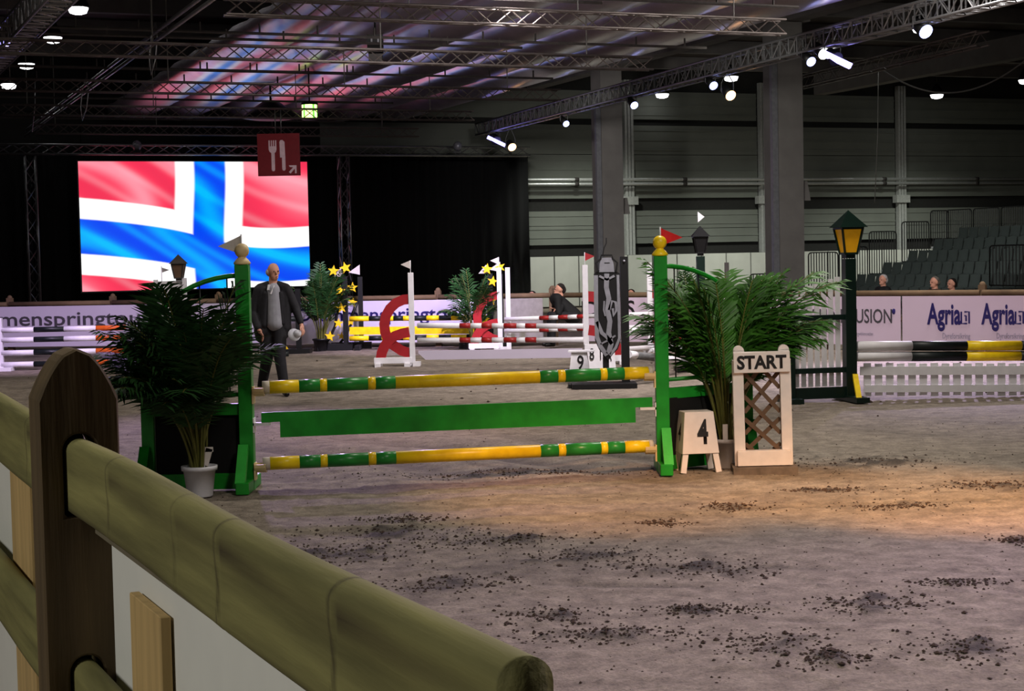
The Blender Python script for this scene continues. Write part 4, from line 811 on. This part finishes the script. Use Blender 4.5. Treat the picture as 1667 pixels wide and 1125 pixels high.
for k in range(2):
    c = fb+along*(9.7+1.5*k); barrier(c, along, 1.4, 1.05, .75, 'black barred barrier before the front seats, %s from the left' % ORD[k], 11, group='barriers before the front seats')
# ================================================================== CEILING FIXTURES
def flood(px, py, label, big=1.0, Z=7.6):
    p = G(px, py, Z); t = TH('flood_light', label, 'ceiling light', p, yaw); r = .26*big
    MB().lathe([(r*1.05, .02), (r*1.1, .06), (r*.6, .3), (.08, .42)], (0, 0, 0), 16).build('housing', 'fixture', t); MB().lathe([(r*.4, -.13), (r*.8, -.1), (r*.98, 0), (r*.98, .015)], (0, 0, 0), 20).build('lamp_glass', 'glow_white', t); MB().tube([(0, 0, .4), (0, 0, CZ-Z+.09)], .02, 6).build('stem', 'steel_dark', t)
for px, py, l in ((1078, 154, 'white ceiling floodlight below the diagonal truss, right of the first column'), (1190, 126, 'white ceiling floodlight above the orange lamp'), (1525, 155, 'white ceiling floodlight over the bleachers'), (1669, 131, 'white ceiling floodlight cut by the right edge'),
                  (14, 138, 'lowest of the four white ceiling lights at upper left'), (43, 105, 'second lowest of the four white ceiling lights at upper left'), (86, 62, 'second highest of the four white ceiling lights at upper left'), (127, 14, 'highest of the four white ceiling lights at upper left'), (1500, 46, 'white ceiling light above the lamp hung on the truss at upper right')):
    flood(px, py, l, .95 if px > 1000 and px < 1600 else .9, 7.2 if px == 14 else 7.6)
def lamp(px, py, glow, label, r=.1, L=.35, tilt=(.35, -.75, -.55), bar=False, on=DZ, Yo=None):
    # spotlight hung from the diagonal truss near the pixel
    best = None
    for k in range(400):
        q = d0+(d2-d0)*k/399; v = MR.transposed() @ (q-CAM); qx = W/2+F*v.x/-v.z
        if best is None or abs(qx-px) < best[0]: best = (abs(qx-px), q)
    if on is None: best = (0, (f0+(f1-f0)*.45))
    q = best[1]; p = at(px, py, q.y-.05); d = Vector(tilt).normalized()
    t = TH('stage_lamp', label, 'stage lamp', p); b_ = p-d*L
    MB().tube([b_, p-d*.02], [r*.8, r*1.08], 14).build('body', 'fixture', t, world=True)
    if bar: MB().bar(p-d*.0+Vector((-.28, 0, .14)), p+Vector((.28, 0, -.14)), .16, .1).build('lens', glow, t, world=True)
    else: MB().tube([p-d*.03, p], r, 16).build('lens', glow, t, world=True)
    top = Vector((b_.x, b_.y, q.z-.17)); y_ = MB(); mid = p-d*L*.5
    y_.tube([mid+Vector((r*1.15, 0, 0)), Vector((mid.x+r*1.15, mid.y, mid.z+.2)), Vector((mid.x, mid.y, max(mid.z+.24, q.z-.18)))], .014, 5); y_.tube([mid-Vector((r*1.15, 0, 0)), Vector((mid.x-r*1.15, mid.y, mid.z+.2)), Vector((mid.x, mid.y, max(mid.z+.24, q.z-.18)))], .014, 5); y_.build('yoke', 'fixture', t, world=True)
lamp(808, 230, 'glow_violet', 'violet white bar lamp at the far end of the diagonal truss', .15, .3, bar=True); lamp(834, 240, 'glow_orange', 'glowing orange lamp at the far end of the diagonal truss', .13, .3)
lamp(922, 202, 'glow_blue', 'small bluish spot under the diagonal truss above the curtain end', .09); lamp(1033, 172, 'glow_blue', 'small bluish spot under the diagonal truss right of the first column', .1); lamp(1162, 140, 'glow_blue', 'small bluish spot left of the orange lamp on the diagonal truss', .1)
lamp(1190, 156, 'glow_orange', 'orange glaring lamp under the middle of the diagonal truss', .12); lamp(1321, 101, 'glow_blue', 'bluish spot at the left of the lamp cluster by the larger column', .1); lamp(1342, 88, 'glow_white', 'white lamp in the middle of the cluster by the larger column', .12); lamp(1362, 97, 'glow_violet', 'large violet white bar lamp in the cluster by the larger column', .14, .3, bar=True)
lamp(1508, 52, 'glow_blue', 'bluish lamp hung on the diagonal truss at upper right', .13); lamp(8, 70, 'glow_violet', 'violet lamp on the truss at the upper left corner', .1, on=None)
for k in range(16):  # truss clamps catching light
    pass
for px, py, lab in ((745, 238, 'small grey moving-head fixture on the top truss right of the screen'), (223, 237, 'pair of pale moving-head fixtures on the top truss above the screen')):
    p = onplane(px, py, PT-dd*.2); t = TH('stage_lamp', lab, 'stage lamp', p); MB().ball((0, 0, 0), (.15, .15, .16), 10).build('body', 'silver', t); MB().box((0, 0, -.2), (.24, .24, .08)).build('base', 'fixture', t)
# exit sign drum, restaurant sign
p = G(504, 182, 5.6); ex = TH('exit_sign', 'glowing green and yellow drum-shaped exit sign above the red restaurant sign', 'sign', p); r = .0
k_ = p.y/F; R_ = 12.5*k_; hh_ = 22*k_
t = MB()
mats = ['exit_yellow', 'exit_green']; n = 24; t.mi = 0
for k in range(n):
    a0_, a1_ = 2*PI*k/n, 2*PI*(k+1)/n; am = (a0_+a1_)/2; t.mi = 0 if (abs((am-PI*1.5)) < .5 or abs(am-PI*1.13) < .3 or abs(am-PI*1.83) < .17) else 1
    t.add([(R_*math.cos(a0_), R_*math.sin(a0_), -hh_/2), (R_*math.cos(a1_), R_*math.sin(a1_), -hh_/2), (R_*math.cos(a1_), R_*math.sin(a1_), hh_/2), (R_*math.cos(a0_), R_*math.sin(a0_), hh_/2)], [(0, 1, 2, 3)])
t.build('light_panel', mats, ex); MB().lathe([(R_*1.1, hh_/2), (R_*1.12, hh_/2+.03), (R_*.9, hh_/2+.08)], (0, 0, 0), 24).build('cap', 'fixture', ex); MB().lathe([(R_*1.0, -hh_/2-.03), (R_*1.03, -hh_/2)], (0, 0, 0), 24).build('rim', 'fixture', ex); MB().tube([(0, 0, hh_/2+.05), (0, 0, 2.6)], .02, 6).build('stem', 'fixture', ex)
Yr = 41.0; c = at(454, 252, Yr); k_ = Yr/F; sw_, sh2 = 68*k_, 68*k_
rs_ = TH('restaurant_sign', 'square dark red hanging sign with white fork, knife and arrow', 'sign', c, 0); MB().box((0, 0, 0), (sw_, .12, sh2)).build('panel', 'sign_red', rs_)
sw2 = sw_/2
def shp(pl): MB().prism([((a-.5)*sw_, (.5-b_)*sh2) for a, b_ in pl], (0, -.062, 0), (1, 0, 0), (0, 0, 1), (0, -.01, 0)).build('symbol', 'sign_white', rs_)
tn = [(.27, .16), (.30, .16), (.30, .30), (.325, .30), (.325, .16), (.35, .16), (.35, .30), (.375, .30), (.375, .16), (.40, .16), (.40, .30), (.425, .30), (.425, .16), (.455, .16), (.455, .38), (.44, .43), (.41, .46), (.41, .86), (.39, .89), (.35, .89), (.33, .86), (.33, .46), (.29, .43), (.27, .38)]
shp(tn); shp([(.53, .2), (.55, .16), (.60, .155), (.65, .2), (.66, .6), (.66, .85), (.64, .88), (.60, .88), (.58, .85), (.58, .57), (.535, .57)])
shp([(.74, .76), (.92, .76), (.92, .95), (.88, .95), (.88, .835), (.775, .955), (.735, .92), (.84, .805), (.76, .80)])
for x in (-.07, .07): MB().tube([(x, 0, sh2/2), (x, 0, 5.4-c.z+.1)], .015, 6).build('hanger', 'alu', rs_)
# speaker / dark lamp domes under ceiling
p = G(441, 186, 5.8); t = TH('ceiling_fan', 'dark domed fixture hanging left of the green exit sign', 'fixture', p); MB().lathe([(.2, .35), (.4, .22), (.75, .0), (.8, -.1), (.5, -.15)], (0, 0, 0), 16).build('dome', 'fixture', t); MB().tube([(0, 0, .3), (0, 0, 2.6)], .03, 6).build('stem', 'fixture', t)
p = G(611, 72, 6.0); t = TH('loudspeaker', 'dark hanging loudspeaker block among the ceiling trusses at centre left', 'loudspeaker', p); MB().box((0, 0, 0), (.3, .3, .34)).build('cabinet', 'fixture', t); MB().box((0, 0, -.3), (.26, .26, .2)).build('cabinet', 'steel_dark', t); MB().tube([(0, 0, .1), (0, 0, 2.4)], .02, 6).build('stem', 'fixture', t)
MB().box((-.06, -.16, .05), (.03, .02, .1)).box((.07, -.16, .05), (.03, .02, .1)).build('indicator', 'silver', t)
# cables
def cable(pts, r, label, m_='cable'):
    o_ = MB().tube(pts, r, 6).build('cable', m_); tag(o_, label, 'cable')
A_ = G(1425, 105, 6.6); B_ = G(1700, 70, 6.6); pts = []
for k in range(25): f_ = k/24; q = A_.lerp(B_, f_); pts.append(q-Zv*(4*f_*(1-f_))*.95)
cable(pts, .02, 'long sagging cable at upper right over the bleachers')
a = at(1430, 108, A_.y); b_ = at(1424, 330, A_.y); cable([a, a.lerp(b_, .5)+Vector((.03, 0, 0)), b_], .012, 'thin cord hanging straight down before the wall over the bleachers')
for (x0_, y0_, x1_, y1_, lab) in ((250, 36, 246, 122, 'looped white strap hanging by the slanting rails, right one'), (138, 126, 134, 196, 'looped white strap hanging by the slanting rails, left one')):
    p = G(x0_, (y0_+y1_)/2-10, 5.8); Yd = p.y; top = at(x0_+3, y0_, Yd); bot = at(x1_, y1_, Yd); k_ = Yd/F; w_ = 5*k_
    pts = [top, top.lerp(bot, .3)-Vector((w_, 0, 0)), top.lerp(bot, .7)-Vector((w_, 0, 0)), bot, top.lerp(bot, .7)+Vector((w_, 0, 0)), top.lerp(bot, .3)+Vector((w_, 0, 0)), top]
    cable(pts, .016, lab, 'alu')
p = at(57, 150, 44); cable([at(57, 128, 44), at(57, 170, 44), at(52, 215, 44)], .014, 'short cable hanging at the upper left over the truss', 'alu')
# ================================================================== PEOPLE
def blob(name, parts, m_, parent, voxel=.011, smooth=2, label=None):
    b_ = MB()
    for q in parts:
        if len(q) == 4:   # tapered capsule a,b,ra,rb
            a, c_, ra, rb = q; a = Vector(a); c_ = Vector(c_); d = (c_-a); L = d.length; d.normalize(); n = 6; pts = []; rr = []
            for i in range(n): th = PI/2*i/n; pts.append(a-d*ra*math.cos(th)); rr.append(max(.001, ra*math.sin(th)))
            pts.append(a); rr.append(ra); pts.append(c_); rr.append(rb)
            for i in range(n-1, -1, -1): th = PI/2*i/n; pts.append(c_+d*rb*math.cos(th)); rr.append(max(.001, rb*math.sin(th)))
            b_.tube(pts, rr, 14)
        else: b_.ball(q[0], q[1], 14)
    o_ = b_.build(name, m_, parent, label=label); md = o_.modifiers.new('r', 'REMESH'); md.mode = 'VOXEL'; md.voxel_size = voxel; md.use_smooth_shade = True
    ms = o_.modifiers.new('s', 'SMOOTH'); ms.factor = .5; ms.iterations = smooth
    bpy.context.view_layer.update(); me_ = D.meshes.new_from_object(o_.evaluated_get(bpy.context.evaluated_depsgraph_get())); o_.modifiers.clear(); o_.data = me_; me_.name = name
    me_.polygons.foreach_set('use_smooth', [True]*len(me_.polygons)); return o_
def head_parts(c, fwd, s=1.0):
    c = Vector(c); f = Vector(fwd).normalized(); r = f.cross(Zv).normalized(); P = lambda a, b_, z: c+(r*a+f*b_+Zv*z)*s
    return [(P(0, 0, .02), (.077*s, .088*s, .095*s)), (P(0, .025, -.05), (.055*s, .06*s, .07*s)), (P(0, .095, -.015), (.012*s, .018*s, .022*s)), (P(.078, -.005, -.01), (.012*s, .02*s, .03*s)), (P(-.078, -.005, -.01), (.012*s, .02*s, .03*s)),
            (P(0, .072, -.105+.03), (.03*s, .014*s, .012*s)), (P(.03, .07, .02), (.022*s, .012*s, .01*s)), (P(-.03, .07, .02), (.022*s, .012*s, .01*s)), (c+Vector((0, 0, -.06))-f*.01, c+Vector((0, 0, -.19))-f*.02, .055, .06)]
def hand_parts(wr, d, side, curl=.5, s=1.0):
    """palm and five fingers; d direction of hand, side = thumb direction"""
    wr = Vector(wr); d = Vector(d).normalized(); sd = Vector(side); sd = (sd-d*sd.dot(d)).normalized(); nrm = d.cross(sd); out = [(wr, wr+d*.03, .026, .03)]
    for k, (o_, L) in enumerate(((.033, .072), (.011, .082), (-.011, .076), (-.032, .06))):
        b0 = wr+d*.03; b1_ = wr+d*.09+sd*o_; out.append((b0+sd*o_*.7, b1_, .015, .012)); k1 = b1_+(d*math.cos(curl)+nrm*math.sin(curl))*L*.5; k2 = k1+(d*math.cos(curl*2)+nrm*math.sin(curl*2))*L*.5; out += [(b1_, k1, .0105, .0095), (k1, k2, .0095, .008)]
    t0 = wr+d*.025+sd*.03; t1 = t0+(d*.6+sd*.8).normalized()*.045; out += [(t0, t1, .014, .011), (t1, t1+(d*.9+sd*.3).normalized()*.035, .011, .009)]
    return out
mp_ = G(447, 643); man = TH('person', 'balding man in a dark suit walking behind the left end of the front jump', 'person', (mp_.x, mp_.y, 0))
hc = (.03, 0, 1.615); fw = (.55, -.83, -.02)
body = head_parts(hc, fw)+[((0.02, .03, 1.36), (0, .03, .98), .10, .11), ((-.16, .02, 1.36), (-.235, .0, 1.09), .05, .042), ((-.235, 0, 1.09), (-.17, -.12, .88), .04, .03), ((.2, .02, 1.36), (.30, .03, 1.12), .05, .042), ((.30, .03, 1.12), (.38, -.06, .93), .038, .028),
        ((-.08, 0, .93), (-.08, -.02, .5), .08, .055), ((-.08, -.02, .5), (-.19, .18, .1), .05, .035), ((.08, 0, .93), (.10, -.12, .5), .08, .055), ((.10, -.12, .5), (.16, -.2, .09), .05, .035), ((0, 0, .95), (.14, .11, .1))]
body += hand_parts((.385, -.065, .915), (.3, -.25, -1), (-.3, -1, .1), .55)+hand_parts((-.165, -.125, .87), (.5, .2, -.9), (.3, -1, 0), .4)
blob('body', body, 'skin', man, .0085, 1)
bx = [((-.13, .03, 1.37), (-.13, .03, .86), .095, .115), ((.17, .03, 1.37), (.16, .03, .88), .075, .085), ((-.02, .07, 1.38), (0, .07, .88), .12, .13), ((-.17, .02, 1.375), (-.245, .0, 1.09), .075, .065), ((-.245, 0, 1.09), (-.18, -.11, .90), .064, .05), ((.2, .02, 1.375), (.305, .03, 1.12), .07, .06), ((.305, .03, 1.12), (.372, -.05, .955), .058, .045),
      ((-.06, -.055, 1.33), (-.10, -.085, .93), .04, .05), ((.12, -.05, 1.33), (.14, -.07, .95), .03, .035), ((-.05, .03, 1.45), (-.15, .03, 1.4), .05, .07), ((.08, .03, 1.45), (.18, .03, 1.4), .05, .065), ((-.13, 0, .84), (-.14, .02, .78), .12, .10), ((.14, .02, .9), (.13, .03, .8), .09, .08)]
blob('jacket', bx, 'suit', man, .010, 2, label='dark open suit jacket')
blob('shirt', [((.03, -.03, 1.38), (.04, -.045, .95), .085, .115), ((.03, .0, 1.43), (.03, -.02, 1.34), .06, .085)], 'shirt', man, .012, 2)
MB().bar((.045, -.085, 1.44), (.0, -.115, 1.33), .03, .012).bar((-.02, -.07, 1.45), (-.03, -.1, 1.38), .03, .012).build('shirt_collar', 'white', man)
blob('trousers', [((-.08, .02, .92), (-.08, -.02, .5), .105, .082), ((-.08, -.02, .5), (-.19, .18, .11), .08, .062), ((.08, .02, .92), (.10, -.12, .5), .105, .08), ((.10, -.12, .5), (.16, -.2, .11), .078, .062), ((-.08, .02, .95), (.08, .02, .95), .11, .11)], 'trouser', man, .011, 2)
for x, y, a in ((-.19, .18, .3), (.16, -.2, .5)):
    blob('shoe', [((x, y+.04, .05), (x+.05, y-.15, .035), .045, .036), ((x, y+.04, .05), (x, y+.05, .09), .045, .04)], 'shoe', man, .01, 1)
f = Vector(fw).normalized(); r_ = f.cross(Zv).normalized(); hcv = Vector(hc)
blob('hair', [(hcv-f*.045-Zv*.005, (.084, .064, .066)), (hcv-f*.02+r_*.066-Zv*.0, (.02, .045, .035)), (hcv-f*.02-r_*.066, (.02, .045, .035))], 'hair', man, .008, 1, label='thin grey hair around the back and sides')
for sgn in (-1, 1): MB().ball(hcv+f*.083+r_*.03*sgn+Zv*.008, (.011, .008, .006), 8).build('eye', 'ink', man)
MB().ball(hcv+f*.083-Zv*.062, (.022, .01, .004), 8).build('mouth', 'pole_red', man)
cp = TH('cap', 'light cap held in the right-hand side of the walking man', 'cap', (mp_.x+.33, mp_.y-.10, .80)); 
b_ = MB(); b_.lathe([(.055, 0), (.055, .015), (.045, .045), (.015, .065)], (0, 0, 0), 16); o_ = b_.build('crown', 'paper', cp); MB().lathe([(.085, 0), (.085, .008)], (-.03, -.03, 0), 16).build('brim', 'paper', cp); cp.rotation_euler = (1.2, .5, .3); cp.scale = (1, 1, 1.1)
def spectator(P, z, label, top, hairm, fwd=(-.3, -1, 0), seated=True, lean=None):
    t = TH('person', label, 'person', (P.x, P.y, z)); f_ = Vector(fwd).normalized(); r_ = f_.cross(Zv).normalized(); Q = lambda a, b_, z_: r_*a+f_*b_+Zv*z_
    hd = Vector((0, 0, 1.0))-f_*0 if lean is None else Vector(lean)
    neck = Vector((0, 0, .78)) if lean is None else hd-Vector((.06, 0, .16))
    bp_ = head_parts(hd, fwd)+[(Q(0, 0, .12), neck, .13, .11)]+[(neck+r_*s_*.12, neck+r_*s_*.2+Vector((0, 0, -.28)), .05, .04) for s_ in (-1, 1)]+[(neck+r_*s_*.2-Zv*.28, Q(s_*.12, .25, .28), .04, .03) for s_ in (-1, 1)]
    hp_ = [(Q(s_*.1, 0, .1), Q(s_*.12, .4, .12), .07, .055) for s_ in (-1, 1)]+[(Q(s_*.12, .4, .12), Q(s_*.12, .42, -.38), .05, .04) for s_ in (-1, 1)] if seated else [(Q(s_*.1, 0, .1), Q(s_*.1, .03, -.38), .075, .055) for s_ in (-1, 1)]+[(Q(s_*.1, .03, -.38), Q(s_*.1, 0, -.8), .055, .04) for s_ in (-1, 1)]
    for s_ in (-1, 1): bp_ += hand_parts(Q(s_*.12, .26, .27), f_-Zv*.3, r_*-s_, .5)
    blob('body', bp_+hp_, 'skin', t, .013, 1)
    blob('jacket', [(Q(0, 0, .1), neck-Zv*.02, .17, .13), (neck+r_*-.1, neck+r_*.1, .1, .1)]+[(neck+r_*s_*.13, neck+r_*s_*.21-Zv*.28, .07, .06) for s_ in (-1, 1)]+[(neck+r_*s_*.21-Zv*.28, Q(s_*.12, .22, .29), .058, .045) for s_ in (-1, 1)], top, t, .014, 2)
    blob('trousers', [(a, b_, c_+.025, d_+.02) for a, b_, c_, d_ in hp_], 'trouser', t, .015, 1)
    ft = -.42 if seated else -.82
    for s_ in (-1, 1): blob('shoe', [(Q(s_*.12, .4 if seated else 0, ft), Q(s_*.12, .55 if seated else .15, ft-.01), .045, .035)], 'shoe', t, .014, 1)
    blob('hair', [(hd-f_*.02+Zv*.05, (.085, .085, .075)), (hd-f_*.05, (.08, .06, .08))], hairm, t, .012, 1)
    for s_ in (-1, 1): MB().ball(hd+f_*.084+r_*.03*s_+Zv*.008, (.01, .008, .006), 6).build('eye', 'ink', t)
    return t
def spec_at(px, ytop, Yd, label, top, hairm, fwd=(-.3, -1, 0)):
    p = at(px, ytop, Yd); z = p.z-1.13; bench = z-.0
    return spectator(Vector((p.x, p.y, 0)), z, label, top, hairm, fwd)
spec_at(1237, 449, 36, 'dark-haired person behind the fence just left of the larger column', 'jacket_black', 'hair_dark')
spec_at(1437, 446, 34.5, 'person in black whose pale hair shows above the fence right of the lantern', 'jacket_black', 'hair', (-.8, -.6, 0))
spec_at(1521, 449, 32.5, 'person in brown behind the fence above the first navy lettering', 'jacket_brown', 'jacket_grey', (-.9, -.4, 0))
spec_at(1549, 452, 33.8, 'person in black beside the brown-coated one behind the fence', 'jacket_black', 'hair_dark', (-.9, -.4, 0))
spec_at(866, 473, 36, 'small dark head behind the fence at the end of the black drape', 'jacket_black', 'hair_dark')
spec_at(1027, 470, 35.5, 'dark head behind the fence right of the black pillar', 'jacket_black', 'hair_dark')
spec_at(975, 456, 37, 'dark head behind the fence left of the black shield', 'jacket_black', 'hair_dark')
ln = at(932, 500, 31.3); t = spectator(Vector((ln.x, ln.y, 0)), .52, 'person in black leaning over by the fence post left of the black shield', 'jacket_black', 'hair_dark', (-1, -.15, 0), seated=True, lean=(-.24, 0, .60))
# ================================================================== FOREGROUND FENCE
Q1 = Vector((-.745, 2.80, 0)); Q2 = Vector((.02, 1.13, 0)); ru = (Q2-Q1).normalized(); rn = Vector((-ru.y, ru.x, 0))   # along the rail towards camera; rn to arena side
ff = TH('timber_fence', 'close weathered wooden fence with a round-topped brown post at lower left', 'fence', (Q1.x, Q1.y, 0), math.atan2(ru.y, ru.x))
zr = CAM.z-.285
# post: gothic outline in the plane across the rail
pw, pd = .132, .10; ptop = at(120, 566, 2.78).z
outl = [(-pw/2, 0), (pw/2, 0)]+[(pw/2*(f_/8)**.52, ptop-.084*f_/8) for f_ in range(8, 0, -1)]+[(0, ptop)]+[(-pw/2*(f_/8)**.52, ptop-.084*f_/8) for f_ in range(1, 9)]
pc = Q1-ru*.0
post_m = MB().prism(outl, pc-ru*pd/2, -rn, Zv, ru*pd)
po = post_m.build('post', 'wood_dark', ff, world=True, bevel=0)
def slot(zt, hgt):
    n = 10; w_ = .056; pl = [(-w_/2, zt-hgt), (w_/2, zt-hgt), (w_/2, zt-w_/2)]+[(w_/2*math.cos(PI*k/n), zt-w_/2+w_/2*math.sin(PI*k/n)) for k in range(1, n)]+[(-w_/2, zt-w_/2)]
    c_ = MB().prism(pl, pc-ru*.12, -rn, Zv, ru*.24).build('cutter', 'black', ff, world=True); md = po.modifiers.new('b', 'BOOLEAN'); md.object = c_; md.operation = 'DIFFERENCE'; md.solver = 'EXACT'
    bpy.context.view_layer.update(); me_ = D.meshes.new_from_object(po.evaluated_get(bpy.context.evaluated_depsgraph_get())); po.modifiers.clear(); po.data = me_; D.objects.remove(c_)
RT1 = zr+.009; RT2 = zr-.365
slot(RT1, .138); slot(RT2, .142)
md = po.modifiers.new('bev', 'BEVEL'); md.width = .004; md.limit_method = 'ANGLE'
def rail(z_top, h_, s0, s1, nm='rail', mt='rail_wood', knots=()):
    """half-round rail: flat lower face, rounded top; runs s0..s1 along ru from post centre"""
    n = int((s1-s0)/.005)+1; prof = []; w_ = .044
    for k in range(13): a = PI*k/12; prof.append((w_/2*math.cos(a), -w_/2*.9+w_/2*.9*math.sin(a)))
    prof += [(-w_/2, -.03), (-w_/2, -.04), (-w_/2, -.05), (-w_/2, -.06), (-w_/2, -h_*.6), (-w_/2, -h_*.75), (-w_/2, -h_*.9), (-w_/2, -h_+.006), (-w_/2+.006, -h_), (w_/2-.006, -h_), (w_/2, -h_+.006), (w_/2, -h_*.5)]; vs = []; m_ = len(prof)
    for i in range(n+1):
        s_ = s0+(s1-s0)*i/n; k_ = 1+.012*math.sin(s_*9)+sum(.045*math.exp(-((s_-q)/.03)**2)-.07*math.exp(-((s_-q-.012)/.005)**2) for q in knots)
        c_ = pc+ru*s_+Zv*(z_top+.004*math.sin(s_*4))
        for a, b_ in prof: vs.append(c_+rn*a*k_+Zv*(b_*(k_ if b_ > -.05 else 1)))
    fs = [(i*m_+k, i*m_+(k+1) % m_, (i+1)*m_+(k+1) % m_, (i+1)*m_+k) for i in range(n) for k in range(m_)]+[tuple(range(m_))[::-1], tuple(n*m_+k for k in range(m_))]
    o_ = MB().add(vs, fs, True).build(nm, mt, ff, world=True); st_ = []
    for i in range(n+1):
        s_ = s0+(s1-s0)*i/n
        for j, (a, b_) in enumerate(prof):
            f_ = 0
            for q, am in zip(knots, (.75, .5, 1, 1, 1)):
                if s_ > q: f_ = max(f_, am*.95*min(1, (s_-q)/.02)*math.exp(-(s_-q)/.30)*math.exp(-((b_+.030+.03*(s_-q))/.014)**2))
                f_ = max(f_, am*.75*math.exp(-((s_-q-.006*math.sin(b_*60))/.004)**2))
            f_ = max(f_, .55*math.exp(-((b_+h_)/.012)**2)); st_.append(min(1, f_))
    at2 = o_.data.attributes.new('stain', 'FLOAT', 'POINT')
    if len(o_.data.vertices) == len(st_): at2.data.foreach_set('value', st_)
    return o_
rail(zr, .125, -.03, 1.80, knots=(.39, .81, 1.02, 1.43)); rail(zr-.375, .125, -.03, 1.8); rail(zr+.011, .14, -2.6, -.032, knots=(-.4, -.9)); rail(zr-.36, .13, -2.6, -.032)
# sheet on the arena side with edge rail and laths
so = rn*.05
sheet = TH('fence_sheet', 'plain white sheet fixed to the arena side of the close wooden fence', 'sheet', (Q1.x+so.x, Q1.y+so.y, .2))
MB().box(pc+so+ru*.98+Zv*(zr-.12-.45), (1.86, .006, .9), rz=math.atan2(ru.y, ru.x)).build('sheet', 'fence_sheet', sheet, world=True); MB().box(pc+so+ru*-1.35+Zv*(zr-.10-.45), (2.5, .006, .9), rz=math.atan2(ru.y, ru.x)).build('sheet', 'fence_sheet', sheet, world=True)
MB().bar(pc+rn*.03+ru*.08+Zv*(zr-.14), pc+rn*.03+ru*1.8+Zv*(zr-.14), .03, .03).build('edge_batten', 'rail_edge', sheet, world=True)
def lath(px0, px1, pyt, off, label):
    r_ = ray((px0+px1)/2, (pyt+1125)/2); k = (Q1+rn*off-CAM).dot(rn)/r_.dot(rn); p = CAM+r_*k; zt = (CAM+ray((px0+px1)/2, pyt)*((Q1+rn*off-CAM).dot(rn)/ray((px0+px1)/2, pyt).dot(rn))).z
    r0, r1_ = ray(px0, pyt), ray(px1, pyt); kk = lambda r: CAM+r*((Q1+rn*off-CAM).dot(rn)/r.dot(rn)); w_ = (kk(r1_)-kk(r0)).dot(ru)
    o_ = MB().box((p.x, p.y, zt-.5), (w_, .016, 1.0), rz=math.atan2(ru.y, ru.x)).build('lath', 'lath', bevel=.0015)
    tag(o_, label, 'lath')
lath(221, 270, 985, .035, 'short raw wooden lath on the white sheet right of the brown post'); lath(26, 58, 700, .035, 'raw wooden lath left of the brown post behind the rails')
MB().box((pc+ru*.25+rn*.045+Zv*(zr-.25)), (.012, .004, .03), rz=math.atan2(ru.y, ru.x)).build('tear', 'black', sheet, world=True)
for ch in list(D.objects):
    if ch.name.startswith('x.') or ch.name == 'x': D.objects.remove(ch)
